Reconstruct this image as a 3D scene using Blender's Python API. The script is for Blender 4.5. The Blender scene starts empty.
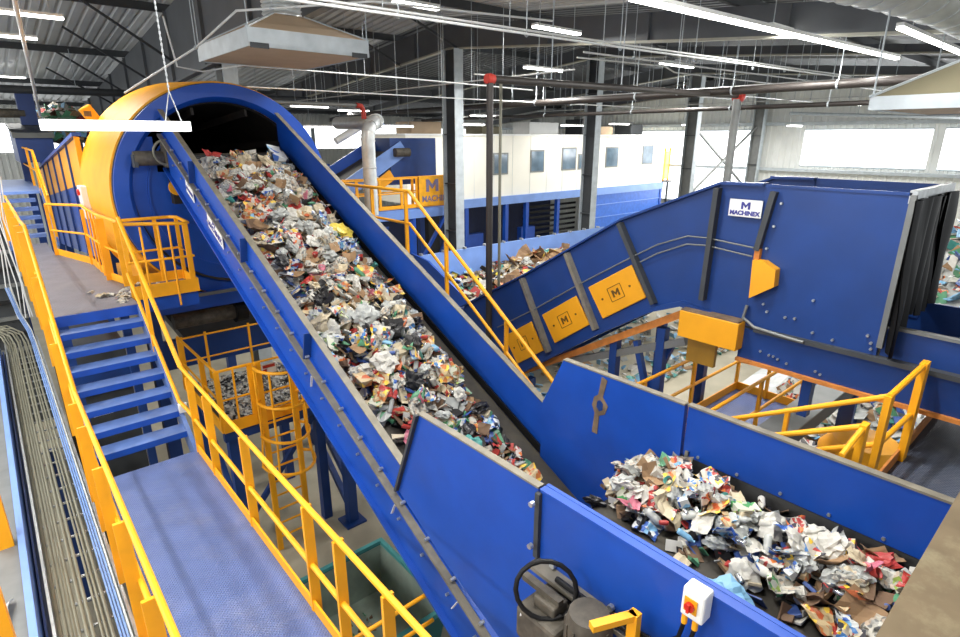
import bpy, bmesh, math, random
from mathutils import Vector, Matrix, noise
R = random.Random(7)
scene = bpy.context.scene
COL = scene.collection

# ------------------------------------------------------------------ materials
def lin(c):
    return tuple(((v/255)/12.92 if v/255 <= .04045 else ((v/255+.055)/1.055)**2.4) for v in c)
MATS = {}
def mat(name, rgb, rough=.5, metal=0., var=.12, scale=6., dirt=None, dirt_amt=.0, bump=0., bscale=60., spec=.5):
    if name in MATS: return MATS[name]
    m = bpy.data.materials.new(name); m.use_nodes = True
    nt = m.node_tree; b = nt.nodes['Principled BSDF']; L = nt.links
    c = lin(rgb)
    tc = nt.nodes.new('ShaderNodeTexCoord')
    n = nt.nodes.new('ShaderNodeTexNoise'); n.inputs['Scale'].default_value = scale; n.inputs['Detail'].default_value = 5
    L.new(tc.outputs['Object'], n.inputs['Vector'])
    r = nt.nodes.new('ShaderNodeMapRange'); r.inputs['From Min'].default_value = .3; r.inputs['From Max'].default_value = .7
    r.inputs['To Min'].default_value = 1-var; r.inputs['To Max'].default_value = 1+var
    L.new(n.outputs['Fac'], r.inputs['Value'])
    mx = nt.nodes.new('ShaderNodeMix'); mx.data_type = 'RGBA'; mx.blend_type = 'MULTIPLY'; mx.inputs[0].default_value = 1
    mx.inputs[6].default_value = (*c, 1); L.new(r.outputs[0], mx.inputs[7])
    out = mx.outputs[2]
    if dirt:
        n2 = nt.nodes.new('ShaderNodeTexNoise'); n2.inputs['Scale'].default_value = scale*.37; n2.inputs['Detail'].default_value = 8; n2.inputs['Roughness'].default_value = .7
        L.new(tc.outputs['Object'], n2.inputs['Vector'])
        r2 = nt.nodes.new('ShaderNodeMapRange'); r2.inputs['From Min'].default_value = .5; r2.inputs['From Max'].default_value = .75; r2.inputs['To Max'].default_value = dirt_amt
        L.new(n2.outputs['Fac'], r2.inputs['Value'])
        m2 = nt.nodes.new('ShaderNodeMix'); m2.data_type = 'RGBA'
        L.new(r2.outputs[0], m2.inputs[0]); L.new(out, m2.inputs[6]); m2.inputs[7].default_value = (*lin(dirt), 1)
        out = m2.outputs[2]
    L.new(out, b.inputs['Base Color'])
    b.inputs['Roughness'].default_value = rough; b.inputs['Metallic'].default_value = metal
    b.inputs['Specular IOR Level'].default_value = spec
    if bump:
        n3 = nt.nodes.new('ShaderNodeTexNoise'); n3.inputs['Scale'].default_value = bscale
        L.new(tc.outputs['Object'], n3.inputs['Vector'])
        bp = nt.nodes.new('ShaderNodeBump'); bp.inputs['Strength'].default_value = bump; bp.inputs['Distance'].default_value = .01
        L.new(n3.outputs['Fac'], bp.inputs['Height']); L.new(bp.outputs[0], b.inputs['Normal'])
    MATS[name] = m; return m
def emit(name, rgb, s):
    m = bpy.data.materials.new(name); m.use_nodes = True
    b = m.node_tree.nodes['Principled BSDF']
    b.inputs['Base Color'].default_value = (*lin(rgb), 1); b.inputs['Emission Color'].default_value = (*lin(rgb), 1); b.inputs['Emission Strength'].default_value = s
    return m
def checker_mat(name, rgb, rough):
    """tread plate: rows of small raised lozenges by bump"""
    m = mat(name, rgb, rough, 0., .12, 3., (150, 145, 140), .35)
    nt = m.node_tree; L = nt.links; b = nt.nodes['Principled BSDF']
    tc = nt.nodes.new('ShaderNodeTexCoord'); mp = nt.nodes.new('ShaderNodeMapping'); mp.inputs['Rotation'].default_value = (0, 0, math.radians(45))
    L.new(tc.outputs['Object'], mp.inputs['Vector'])
    ws = []
    for d in ('X', 'Y'):
        w = nt.nodes.new('ShaderNodeTexWave'); w.bands_direction = d; w.inputs['Scale'].default_value = 13
        L.new(mp.outputs[0], w.inputs['Vector']); ws.append(w)
    mm = nt.nodes.new('ShaderNodeMath'); mm.operation = 'MULTIPLY'
    L.new(ws[0].outputs['Fac'], mm.inputs[0]); L.new(ws[1].outputs['Fac'], mm.inputs[1])
    bp = nt.nodes.new('ShaderNodeBump'); bp.inputs['Strength'].default_value = .8; bp.inputs['Distance'].default_value = .008
    L.new(mm.outputs[0], bp.inputs['Height']); L.new(bp.outputs[0], b.inputs['Normal'])
    return m
def print_mat(name, base, inks, scale, amt=.5, rough=.45):
    """printed wrapper: patches of ink over a base colour"""
    m = bpy.data.materials.new(name); m.use_nodes = True
    nt = m.node_tree; L = nt.links; b = nt.nodes['Principled BSDF']
    tc = nt.nodes.new('ShaderNodeTexCoord')
    v = nt.nodes.new('ShaderNodeTexVoronoi'); v.inputs['Scale'].default_value = scale
    L.new(tc.outputs['Object'], v.inputs['Vector'])
    sp = nt.nodes.new('ShaderNodeSeparateColor'); L.new(v.outputs['Color'], sp.inputs[0])
    cr = nt.nodes.new('ShaderNodeValToRGB'); cr.color_ramp.interpolation = 'CONSTANT'
    cr.color_ramp.elements[0].color = (*lin(base), 1); cr.color_ramp.elements[0].position = 0
    for i, k in enumerate(inks):
        e = cr.color_ramp.elements.new((1-amt) + amt*i/len(inks)); e.color = (*lin(k), 1)
    cr.color_ramp.elements.remove(cr.color_ramp.elements[-1]) if len(cr.color_ramp.elements) > len(inks)+1 else None
    L.new(sp.outputs[0], cr.inputs[0]); L.new(cr.outputs[0], b.inputs['Base Color'])
    b.inputs['Roughness'].default_value = rough
    return m

BLUE = mat('blue_paint', (16, 72, 168), .42, 0, .10, 2.5, (60, 75, 120), .22)
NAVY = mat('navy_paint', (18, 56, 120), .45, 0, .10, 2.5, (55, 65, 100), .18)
YEL = mat('yellow_paint', (250, 172, 18), .5, 0, .06, 4, (190, 130, 40), .25)
DYEL = mat('amber_panel', (232, 160, 18), .5, 0, .06, 3)
STEPB = mat('worn_lit_blue_step', (92, 120, 178), .4, 0, .2, 4, (150, 150, 155), .5)
DECKB = checker_mat('blue_tread_plate', (88, 106, 156), .34)
DECKG = checker_mat('grey_tread_plate', (112, 112, 122), .5)
DECKD = checker_mat('dark_tread_plate', (70, 78, 96), .5)
GREY = mat('grey_steel', (120, 122, 120), .5, .3, .12, 4)
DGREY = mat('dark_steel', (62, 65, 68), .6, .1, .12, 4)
RAFT = mat('grey_frame_paint', (92, 95, 98), .6, 0, .1, 1.5)
CREAMF = mat('cream_flange', (168, 166, 152), .6, 0, .1, 3)
GALV = mat('galvanised', (188, 192, 194), .36, .75, .16, 9)
GALVP = mat('pale_galvanised', (178, 186, 190), .5, .05, .12, 5)
WEAR = mat('worn_edge', (128, 122, 108), .6, .2, .2, 8, (84, 88, 110), .5)
BELT = mat('belt_rubber', (58, 54, 47), .75, 0, .25, 7, (92, 84, 66), .5)
RUB = mat('black_rubber', (15, 15, 16), .5, 0, .2, 5, (50, 48, 46), .12, spec=.3)
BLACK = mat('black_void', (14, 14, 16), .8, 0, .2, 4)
DRUM = mat('drum_steel', (34, 30, 27), .7, .2, .3, 5, (80, 62, 44), .5)
MOTOR = mat('grimy_motor', (88, 82, 72), .65, .2, .3, 12, (40, 38, 36), .6)
DUCT = mat('duct_zinc', (200, 204, 204), .38, .35, .1, 9)
WHITE = mat('white_enamel', (236, 236, 232), .4, 0, .03, 4)
WALLW = mat('white_wall_sheet', (222, 224, 220), .5, 0, .04, 1)
ROOFW = mat('white_roof_sheet', (196, 198, 198), .45, .1, .06, 1)
CABW = mat('cream_cabin_panel', (244, 240, 226), .5, 0, .03, 1)
CONC = mat('concrete', (176, 168, 146), .75, 0, .12, 1.3, (140, 132, 112), .5, .1, 30)
TEAL = mat('teal_bin_paint', (34, 104, 106), .5, 0, .15, 4, (90, 120, 112), .5)
TEALI = mat('bin_inside', (140, 154, 142), .65, 0, .2, 4, (130, 130, 110), .6)
PALEB = mat('pale_blue_paint', (116, 150, 214), .45, 0, .08, 2)
BROWN = mat('dusty_brown_plate', (118, 98, 78), .85, 0, .3, 10, (70, 58, 50), .6)
KRAFTH = mat('hood_liner', (184, 160, 132), .8, 0, .06, 3)
OLIVE = mat('olive_hood_sheet', (112, 106, 84), .7, 0, .06, 3)
DUST = mat('dusty_beige_plate', (116, 101, 78), .95, 0, .15, 4.2, (156, 148, 118), 1.)
RUSTO = mat('orange_rust_edge', (196, 122, 52), .7, 0, .2, 8, (150, 90, 50), .5)
PIPE = mat('brown_black_pipe', (52, 47, 44), .5, .2, .15, 5)
RED = mat('red_fitting', (178, 52, 40), .5, 0, .1, 6)
REDK = mat('red_knob', (206, 40, 22), .35)
COND = mat('conduit_grey', (122, 120, 104), .5, .1, .05, 2)
CONDB = mat('conduit_blue', (128, 160, 214), .5, 0, .1, 8)
CONDW = mat('conduit_white', (206, 208, 206), .4, .1, .05, 8)
GLASS = mat('cabin_window_glass', (92, 112, 128), .12, 0, .35, 1.6)
INK = mat('logo_ink', (58, 58, 140), .5)
DINK = mat('dark_logo_ink', (96, 66, 14), .5)
PALEINK = mat('pale_logo_ink', (118, 112, 150), .5)
LAMP = emit('lamp_glow', (255, 255, 250), 9)
LAMPL = emit('lamp_box_glow', (255, 255, 252), 1.5)
DAY = emit('daylit_panel', (250, 253, 255), 2.2)

# ------------------------------------------------------------------ mesh builder
class MB:
    def __init__(s): s.v = []; s.f = []
    def add(s, vs, fs):
        o = len(s.v); s.v += [tuple(p) for p in vs]; s.f += [tuple(i+o for i in f) for f in fs]; return s
    def box(s, x0, x1, y0, y1, z0, z1):
        return s.add([(x0,y0,z0),(x1,y0,z0),(x1,y1,z0),(x0,y1,z0),(x0,y0,z1),(x1,y0,z1),(x1,y1,z1),(x0,y1,z1)],
                     [(0,3,2,1),(4,5,6,7),(0,1,5,4),(1,2,6,5),(2,3,7,6),(3,0,4,7)])
    def prism(s, pts, ax, a, b):
        """polygon extruded along an axis; pts hold the other two coordinates in x,y,z order"""
        def P(p, t):
            return {'x': (t, p[0], p[1]), 'y': (p[0], t, p[1]), 'z': (p[0], p[1], t)}[ax]
        n = len(pts)
        return s.add([P(p, a) for p in pts]+[P(p, b) for p in pts],
                     [tuple(range(n-1, -1, -1)), tuple(range(n, 2*n))]+[(i, (i+1) % n, n+(i+1) % n, n+i) for i in range(n)])
    def bar(s, p, q, w, h, up=(0, 0, 1)):
        p, q = Vector(p), Vector(q); d = (q-p).normalized(); u = Vector(up)
        if abs(d.dot(u)) > .98: u = Vector((0, 1, 0))
        r = d.cross(u).normalized(); u = r.cross(d)
        vs = [e+r*a*w/2+u*b*h/2 for e in (p, q) for a, b in ((-1,-1),(1,-1),(1,1),(-1,1))]
        return s.add(vs, [(0,1,2,3),(7,6,5,4),(0,4,5,1),(1,5,6,2),(2,6,7,3),(3,7,4,0)])
    def tube(s, pts, r, n=8, closed=False):
        pts = [Vector(p) for p in pts]; m = len(pts); rings = []
        ref = None
        for i, p in enumerate(pts):
            a = pts[(i-1) % m] if (i > 0 or closed) else p; b = pts[(i+1) % m] if (i < m-1 or closed) else p
            d = (b-a).normalized()
            if ref is None:
                ref = d.cross(Vector((0, 0, 1)))
                if ref.length < .05: ref = d.cross(Vector((0, 1, 0)))
            ref = (ref - d*ref.dot(d)).normalized(); w = d.cross(ref)
            rings.append([p+(ref*math.cos(2*math.pi*k/n)+w*math.sin(2*math.pi*k/n))*r for k in range(n)])
        vs = [v for g in rings for v in g]; fs = []
        for i in range(m if closed else m-1):
            j = (i+1) % m
            fs += [(i*n+k, i*n+(k+1) % n, j*n+(k+1) % n, j*n+k) for k in range(n)]
        if not closed: fs += [tuple(range(n-1, -1, -1)), tuple((m-1)*n+k for k in range(n))]
        return s.add(vs, fs)
    def lathe(s, prof, c, ax='y', n=48, a0=0, a1=2*math.pi, closed=False):
        """prof: list of (radius, t along axis)"""
        full = abs(a1-a0-2*math.pi) < 1e-6; k = n if full else n+1; vs = []
        for i in range(k):
            a = a0+(a1-a0)*i/n
            for r, t in prof:
                x, y = r*math.cos(a), r*math.sin(a)
                vs.append({'y': (c[0]+x, c[1]+t, c[2]+y), 'z': (c[0]+x, c[1]+y, c[2]+t), 'x': (c[0]+t, c[1]+x, c[2]+y)}[ax])
        m = len(prof); fs = []
        for i in range(n):
            j = (i+1) % k
            for q in range(m if closed else m-1):
                w = (q+1) % m
                fs.append((i*m+q, j*m+q, j*m+w, i*m+w))
        return s.add(vs, fs)
    def islands(s):
        par = list(range(len(s.v)))
        def fd(i):
            while par[i] != i: par[i] = par[par[i]]; i = par[i]
            return i
        for f in s.f:
            for a in f[1:]: par[fd(a)] = fd(f[0])
        g = {}
        for f in s.f: g.setdefault(fd(f[0]), []).append(f)
        out = []
        for fs in g.values():
            ids = sorted({i for f in fs for i in f}); mp = {i: k for k, i in enumerate(ids)}
            b = MB(); b.v = [s.v[i] for i in ids]; b.f = [tuple(mp[i] for i in f) for f in fs]; out.append(b)
        return out
    def builds(s, name, *a, **k):
        return [b.build(name, *a, **k) for b in s.islands()]
    def cyl(s, p, q, r, n=16): return s.tube([p, q], r, n)
    def xf(s, M):
        s.v = [tuple(M @ Vector(p)) for p in s.v]; return s
    def build(s, name, m, parent=None, smooth=False, bevel=0., label=None, kind=None):
        me = bpy.data.meshes.new(name)
        off = Vector((0, 0, 0)); q = parent
        while q: off += q.location; q = q.parent
        own = Vector((0, 0, 0))
        me.from_pydata([Vector(p)-off-own for p in s.v], [], s.f)
        bm = bmesh.new(); bm.from_mesh(me); bmesh.ops.recalc_face_normals(bm, faces=bm.faces); bm.to_mesh(me); bm.free()
        me.materials.append(m)
        o = bpy.data.objects.new(name, me); COL.objects.link(o)
        if parent: o.parent = parent
        if smooth:
            for p in me.polygons: p.use_smooth = True
            md = o.modifiers.new('es', 'EDGE_SPLIT'); md.split_angle = math.radians(35)
        if bevel:
            md = o.modifiers.new('bv', 'BEVEL'); md.width = bevel; md.segments = 2; md.limit_method = 'ANGLE'
        if label: o['label'] = label
        if kind: o['kind'] = kind
        return o
def thing(name, label, cat, loc=(0, 0, 0), group=None):
    o = bpy.data.objects.new(name, None); COL.objects.link(o); o.location = loc
    o['label'] = label; o['category'] = cat
    if group: o['group'] = group
    return o
def tag(o, label, cat, group=None, kind=None):
    o['label'] = label; o['category'] = cat
    if group: o['group'] = group
    if kind: o['kind'] = kind
    return o
def struct(o, label=None):
    o['kind'] = 'structure'
    if label: o['label'] = label
    return o
def text(name, body, M, size, m, parent, depth=.006, bold=.0):
    c = bpy.data.curves.new(name, 'FONT'); c.body = body; c.size = size; c.extrude = depth; c.offset = bold; c.align_x = 'CENTER'; c.align_y = 'CENTER'
    t = bpy.data.objects.new(name+'_tmp', c); COL.objects.link(t)
    bpy.context.view_layer.update()
    me = bpy.data.meshes.new_from_object(t.evaluated_get(bpy.context.evaluated_depsgraph_get()))
    bpy.data.objects.remove(t); me.name = name
    me.materials.clear(); me.materials.append(m)
    off = Vector((0, 0, 0)); q = parent
    while q: off += q.location; q = q.parent
    me.transform(Matrix.Translation(-off) @ M)
    o = bpy.data.objects.new(name, me); COL.objects.link(o); o.parent = parent
    return o
def frame(o, ex, ey):
    """matrix: text x along ex, text y along ey, at o"""
    ex, ey = Vector(ex).normalized(), Vector(ey).normalized(); ez = ex.cross(ey)
    return Matrix(((ex.x, ey.x, ez.x, o[0]), (ex.y, ey.y, ez.y, o[1]), (ex.z, ey.z, ez.z, o[2]), (0, 0, 0, 1)))
def emblem_M(name, M, w, m, parent, th=.006):
    """angular block M"""
    p = [(-.5,-.4),(-.5,.4),(-.28,.4),(0,.05),(.28,.4),(.5,.4),(.5,-.4),(.27,-.4),(.27,.08),(0,-.25),(-.27,.08),(-.27,-.4)]
    b = MB().prism([(x*w, y*w) for x, y in p], 'z', -th, th); b.xf(M)
    return b.build(name, m, parent)

# ------------------------------------------------------------------ camera (24 mm-class lens, looking down 17.8 degrees)
cam = bpy.data.objects.new('camera', bpy.data.cameras.new('camera')); COL.objects.link(cam)
cam.data.sensor_width = 36; cam.data.lens = 563/960*36; cam.data.clip_end = 300
PT = math.atan(180.5/563); AZ = math.radians(40.8)
cam.location = (0, 0, 7); cam.rotation_euler = (math.pi/2-PT, 0, -AZ)
scene.camera = cam

# ------------------------------------------------------------------ building shell
struct(MB().box(-8, 34.2, -8, 38.4, -.3, 0).build('floor', CONC))
RIDGE = 16.0
def zroof(y): return 10.62-.095*abs(y-RIDGE)
def corr(n, pitch, depth, lo):
    pts = []
    for i in range(n):
        b = lo+i*pitch
        pts += [(b, 0), (b+pitch*.60, 0), (b+pitch*.70, depth), (b+pitch*.90, depth)]
    pts.append((lo+n*pitch, 0)); return pts
GREYR = mat('unlit_roof_grey', (86, 89, 92), .6, 0, .06, 1)  # same deck as the white bays, its unlit look put into the colour
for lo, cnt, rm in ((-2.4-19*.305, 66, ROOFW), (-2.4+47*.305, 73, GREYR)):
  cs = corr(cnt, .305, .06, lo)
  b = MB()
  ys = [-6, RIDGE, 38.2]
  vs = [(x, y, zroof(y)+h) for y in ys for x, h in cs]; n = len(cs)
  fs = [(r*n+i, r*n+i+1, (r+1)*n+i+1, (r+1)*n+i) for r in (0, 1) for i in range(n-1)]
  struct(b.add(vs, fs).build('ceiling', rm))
# window wall at X = 34 : corrugated sheet with openings
def corr_wall_x(name, x, y0, y1, z0, z1):
    k = max(1, int((y1-y0)/.30)); c = corr(k, (y1-y0)/k, .05, y0); m = len(c)
    vs = [(x-h, y, z) for z in (z0, z1) for y, h in c]
    fs = [(i, i+1, m+i+1, m+i) for i in range(m-1)]
    return struct(MB().add(vs, fs).build(name, WALLW))
WINS = [(-6, -2, 5.6, 7.4), (-.5, 6.65, 5.6, 7.4), (7.1, 12.7, 5.6, 7.4), (15.2, 24., 3.2, 7.4)]
e = -8
for (y0, y1, z0, z1) in WINS:
    corr_wall_x('wall_right', 34, e, y0, 0, 10.6); corr_wall_x('wall_right', 34, y0, y1, 0, z0); corr_wall_x('wall_right', 34, y0, y1, z1, 10.6); e = y1
corr_wall_x('wall_right', 34, e, 38.2, 0, 10.6)
for i, (y0, y1, z0, z1) in enumerate(WINS):
    w = struct(MB().box(34.02, 34.06, y0, y1, z0, z1).build('window_%d' % (i+1), DAY))
    f = MB()
    for a, c in ((y0, y1),):
        f.box(33.93, 34.02, y0, y1, z0-.06, z0); f.box(33.93, 34.02, y0, y1, z1, z1+.06)
    f.build('window_frame', GALVP, w)
for i, (z, t) in enumerate(((5.25, .16), (7.65, .16), (9.4, .2))):
    struct(MB().box(33.7, 33.92, -8, 38, z, z+t).build('trim_%d' % (i+1), GALVP))
# far end wall with an added glowing strip to brighten it
c = corr(120, .30, .05, -2); m = len(c)
for z0, z1 in ((0, 6.3), (7.7, 9.0)):
    struct(MB().add([(x, 38-h, z) for z in (z0, z1) for x, h in c], [(i, i+1, m+i+1, m+i) for i in range(m-1)]).build('wall_back', WALLW))
w = struct(MB().box(-2, 34, 38.02, 38.06, 6.3, 7.7).build('window_5', DAY))
for k in range(9):
    MB().box(1.6+k*4, 1.85+k*4, 37.9, 38.02, 6.3, 7.7).build('window_frame', GALVP, w)

# rafters: deep tapered plate girders along Y on each frame line
def zraft(y, top): return top-.085*abs(y-RIDGE+.8)
for X, top, lab in ((-3.4, 9.5, None), (4.6, 9.05, 'dark grey deep roof rafter passing over the trommel drum'), (11.9, 9.68, 'dark grey deep roof rafter on the tallest grey column'), (19.1, 10.02, 'dark grey roof rafter on the column before the cream cabin'), (26.7, 9.95, 'dark grey roof rafter on the column beside the cross brace'), (33.5, 9.9, 'dark grey roof rafter against the window wall')):
    if lab is None: continue
    t = thing('roof_rafter', lab, 'rafter', (X, RIDGE, top))
    Y0, Y1 = -5.5, 38
    if X == 4.6:
        zb1 = lambda y: 8.88+.056*(10.6-y)
        MB().prism([(3.2, zb1(3.2)), (38, zb1(38)), (38, zroof(38)-.22), (RIDGE, zroof(RIDGE)-.22), (3.2, zroof(3.2)-.02)], 'x', X-.02, X+.02).build('web_plate', RAFT, t)
        MB().prism([(3.2, zb1(3.2)-.05), (38, zb1(38)-.05), (38, zb1(38)), (3.2, zb1(3.2))], 'x', X-.09, X+.09).build('bottom_flange', RAFT, t)
        sb = MB()
        for k in range(11): y = 6+k*3; sb.box(X-.1, X-.02, y, y+.03, zb1(y), zroof(y)-.24)
        sb.builds('web_stiffener', RAFT, t)
        continue
    MB().prism([(Y0, zraft(Y0, top)), (RIDGE-.8, zraft(RIDGE-.8, top)), (Y1, zraft(Y1, top)), (Y1, zroof(Y1)-.22), (RIDGE, zroof(RIDGE)-.22), (Y0, zroof(Y0)-.22)], 'x', X-.02, X+.02).build('web_plate', RAFT, t)
    f = MB(); ym = RIDGE-.8
    for a, c in ((Y0, ym), (ym, Y1)):
        f.prism([(a, zraft(a, top)-.05), (c, zraft(c, top)-.05), (c, zraft(c, top)), (a, zraft(a, top))], 'x', X-.07, X+.07)
    f.build('bottom_flange', CREAMF, t)
    sb = MB()
    for k in range(14):
        y = -4+k*3; sb.box(X-.1, X-.02, y, y+.03, zraft(y, top), zroof(y)-.24)
    sb.builds('web_stiffener', RAFT, t)
for y in (-5, 0, 6, 12, 18.2, 24, 30, 36):
    MBp = MB().box(-2, 34, y, y+.09, zroof(y)-.22, zroof(y)-.02)
    tag(MBp.build('roof_purlin', DGREY), 'dark steel purlin under the white ribbed roof sheet', 'purlin', 'purlins under the roof sheet')
# flange braces on the left bay
br = [((4.6, 18.0, 8.95), (2.6, 18.0, zroof(18)-.15)), ((4.6, 21.05, 8.7), (2.6, 21.05, zroof(21)-.15)), ((4.6, 24.1, 8.4), (2.6, 24.1, zroof(24)-.15)), ((4.6, 27.1, 8.2), (2.6, 27.1, zroof(27)-.15)),
      ((11.9, 18.0, 9.4), (9.9, 18.0, zroof(18)-.15)), ((11.9, 14.8, 9.6), (9.9, 14.8, zroof(15)-.15)), ((11.9, 21.05, 9.1), (9.9, 21.05, zroof(21)-.15)), ((19.1, 14.8, 10.0), (17.3, 14.8, zroof(15)-.15)), ((19.1, 11.8, 9.6), (17.3, 11.8, zroof(12)-.15))]
for p, q in br:
    tag(MB().bar(p, q, .06, .06).build('knee_brace', DGREY), 'dark angle brace from rafter flange up to a purlin', 'brace', 'flange braces of the rafters')

# columns on the Y = 15 line
def column(x, y, ztop, w, d, lab, lower=GALVP, zl=None):
    t = thing('steel_column', lab, 'column', (x, y, 0))
    f = MB().box(x-w/2, x+w/2, y-d/2, y-d/2+.03, 0, ztop).box(x-w/2, x+w/2, y+d/2-.03, y+d/2, 0, ztop)
    f.build('flange', GALVP, t)
    MB().box(x-.02, x+.02, y-d/2+.03, y+d/2-.03, 0, ztop).build('web_plate', GREY if x > 25 else DGREY, t)
    MB().box(x-w/2-.06, x+w/2+.06, y-d/2-.06, y+d/2+.06, 0, .04).build('base_plate', GREY, t)
    s = MB()
    for k in range(6):
        z = .9+k*1.55; s.box(x-w/2+.02, x+w/2-.02, y-d/2+.04, y+d/2-.04, z, z+.03)
    s.builds('stiffener', DGREY, t)
    return t
column(4.95, 15, 8.95, .34, .55, 'grey steel column rising behind the blue trommel ring')
column(11.8, 15, 9.6, .34, .66, 'grey steel column with open web beside the yellow sign')
column(18.85, 15, 9.9, .34, .6, 'grey steel column standing in front of the cream cabin windows')
column(26.5, 15, 9.8, .36, .6, 'grey steel column at the right end of the cream cabin')
column(33.55, 15, 9.8, .36, .6, 'grey steel column on the window wall past the cross brace')
t = thing('cross_brace', 'grey steel X brace between two columns in front of bright wall', 'brace', (30, 15, 0))
MB().bar((26.7, 15, 4.2), (33.3, 15, 7.6), .1, .1).build('brace_rod', GREY, t)
MB().bar((26.7, 15.1, 7.6), (33.3, 15.1, 4.2), .1, .1).build('brace_rod', GREY, t)

# ------------------------------------------------------------------ waste pieces
def crumple(nx, ny, w, h, amp, fold, rr):
    """sheet with folds, thin but closed"""
    off = Vector((rr.random()*50, rr.random()*50, rr.random()*50)); top = []
    for j in range(ny+1):
        for i in range(nx+1):
            x, y = (i/nx-.5)*w, (j/ny-.5)*h
            q = Vector((x*5, y*5, 0))+off
            z = noise.noise(q)*amp+noise.noise(q*2.3)*amp*.5+fold*abs(x)*1.2
            top.append((x+noise.noise(q+Vector((9, 0, 0)))*amp*.6, y+noise.noise(q+Vector((0, 9, 0)))*amp*.6, z))
    k = len(top); bot = [(x, y, z-.006) for x, y, z in top]; W = nx+1
    fs = []
    for j in range(ny):
        for i in range(nx):
            a = j*W+i; fs.append((a, a+1, a+W+1, a+W)); fs.append((k+a, k+a+W, k+a+W+1, k+a+1))
    bd = [i for i in range(W)]+[j*W+nx for j in range(1, ny+1)]+[ny*W+i for i in range(nx-1, -1, -1)]+[j*W for j in range(ny-1, 0, -1)]
    for i in range(len(bd)):
        a, c = bd[i], bd[(i+1) % len(bd)]; fs.append((a, k+a, k+c, c))
    return MB().add(top+bot, fs)
def blob(rx, ry, rz, amp, rr, sub=2):
    bm = bmesh.new(); bmesh.ops.create_icosphere(bm, subdivisions=sub, radius=1)
    off = Vector((rr.random()*50, rr.random()*50, rr.random()*50))
    vs = []
    for v in bm.verts:
        d = 1+amp*noise.noise(v.co*1.7+off)+amp*.6*noise.noise(v.co*4+off)
        vs.append((v.co.x*rx*d, v.co.y*ry*d, v.co.z*rz*d))
    fs = [tuple(v.index for v in f.verts) for f in bm.faces]; bm.free()
    return MB().add(vs, fs)
def bottle(r, h, rr):
    pr = [(0, -h/2), (r*.85, -h/2), (r, -h/2+.02), (r, -h*.05), (r*.93, 0), (r, h*.04), (r*.98, h*.2), (r*.6, h*.36), (r*.34, h*.42), (r*.34, h*.47), (r*.42, h*.47), (r*.42, h/2), (0, h/2)]
    b = MB().lathe(pr, (0, 0, 0), 'x', 10)
    q = rr.uniform(.5, .9); b.v = [(x, y, z*q) for x, y, z in b.v]
    return b
def carton(w, d, h, rr):
    b = MB().box(-w/2, w/2, -d/2, d/2, -h/2, h/2)
    b.v = [(x+rr.uniform(-.15, .15)*w*(z > 0), y+rr.uniform(-.15, .15)*d, z+rr.uniform(-.15, .15)*h) for x, y, z in b.v]
    # flap
    b.add([(w/2, -d/2, h/2), (w/2, d/2, h/2), (w*.75, d/2, h*.75), (w*.75, -d/2, h*.75), (w/2, -d/2, h/2-.008), (w/2, d/2, h/2-.008), (w*.75, d/2, h*.74), (w*.75, -d/2, h*.74)], [(0,1,2,3),(7,6,5,4),(0,3,7,4),(1,5,6,2),(2,6,7,3),(0,4,5,1)])
    return b
def can(rr):
    r, h = .034, .125
    return MB().lathe([(0, -h/2), (r*.75, -h/2), (r, -h/2+.012), (r, h/2-.015), (r*.8, h/2), (r*.72, h/2-.006), (0, h/2-.006)], (0, 0, 0), 'x', 12)
def cup(rr):
    r = .06
    return MB().lathe([(0, 0), (r*.7, 0), (r, .13), (r*1.06, .135), (r*.96, .128), (r*.66, .008), (0, .008)], (0, 0, -.06), 'z', 12)
C_ = lambda n, rgb, rough=.5, spec=.5: mat('waste_'+n, rgb, rough, 0, .1, 9, spec=spec)
WM = {
 'white': C_('white', (190, 187, 178)), 'cream': C_('cream', (188, 174, 146)), 'kraft': C_('kraft', (150, 120, 88), .8), 'brown': C_('brown', (104, 80, 60), .8),
 'pale grey': C_('pale_grey', (168, 170, 166), .25), 'green': C_('green', (82, 138, 104), .35), 'teal': C_('teal', (74, 142, 134), .35), 'red': C_('red', (170, 56, 50), .45),
 'yellow': C_('yellow', (214, 190, 70), .4), 'orange': C_('orange', (196, 108, 66), .45), 'blue': C_('blue', (58, 84, 146), .4), 'light blue': C_('light_blue', (124, 172, 204), .35),
 'black': C_('black', (34, 33, 34), .4), 'silver': mat('waste_silver', (196, 198, 200), .25, .8, .1, 9), 'pink': C_('pink', (184, 104, 122), .4),
 'newsprint': print_mat('waste_newsprint', (182, 178, 166), [(150, 148, 140), (110, 110, 108), (178, 160, 140)], 26, .6),
 'red printed': print_mat('waste_print_red', (196, 188, 178), [(170, 56, 52), (214, 120, 60), (60, 60, 70)], 15, .6),
 'blue printed': print_mat('waste_print_blue', (196, 198, 196), [(52, 92, 170), (120, 170, 205), (40, 44, 60)], 15, .55),
 'green printed': print_mat('waste_print_green', (190, 190, 172), [(70, 140, 80), (160, 186, 90), (90, 80, 60)], 15, .5),
 'orange printed': print_mat('waste_print_orange', (190, 168, 130), [(190, 116, 60), (186, 90, 50), (236, 200, 80)], 14, .6),
 'colourful': print_mat('waste_print_multi', (198, 190, 176), [(176, 68, 64), (64, 120, 180), (226, 190, 60), (60, 60, 66)], 18, .6),
}
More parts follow.
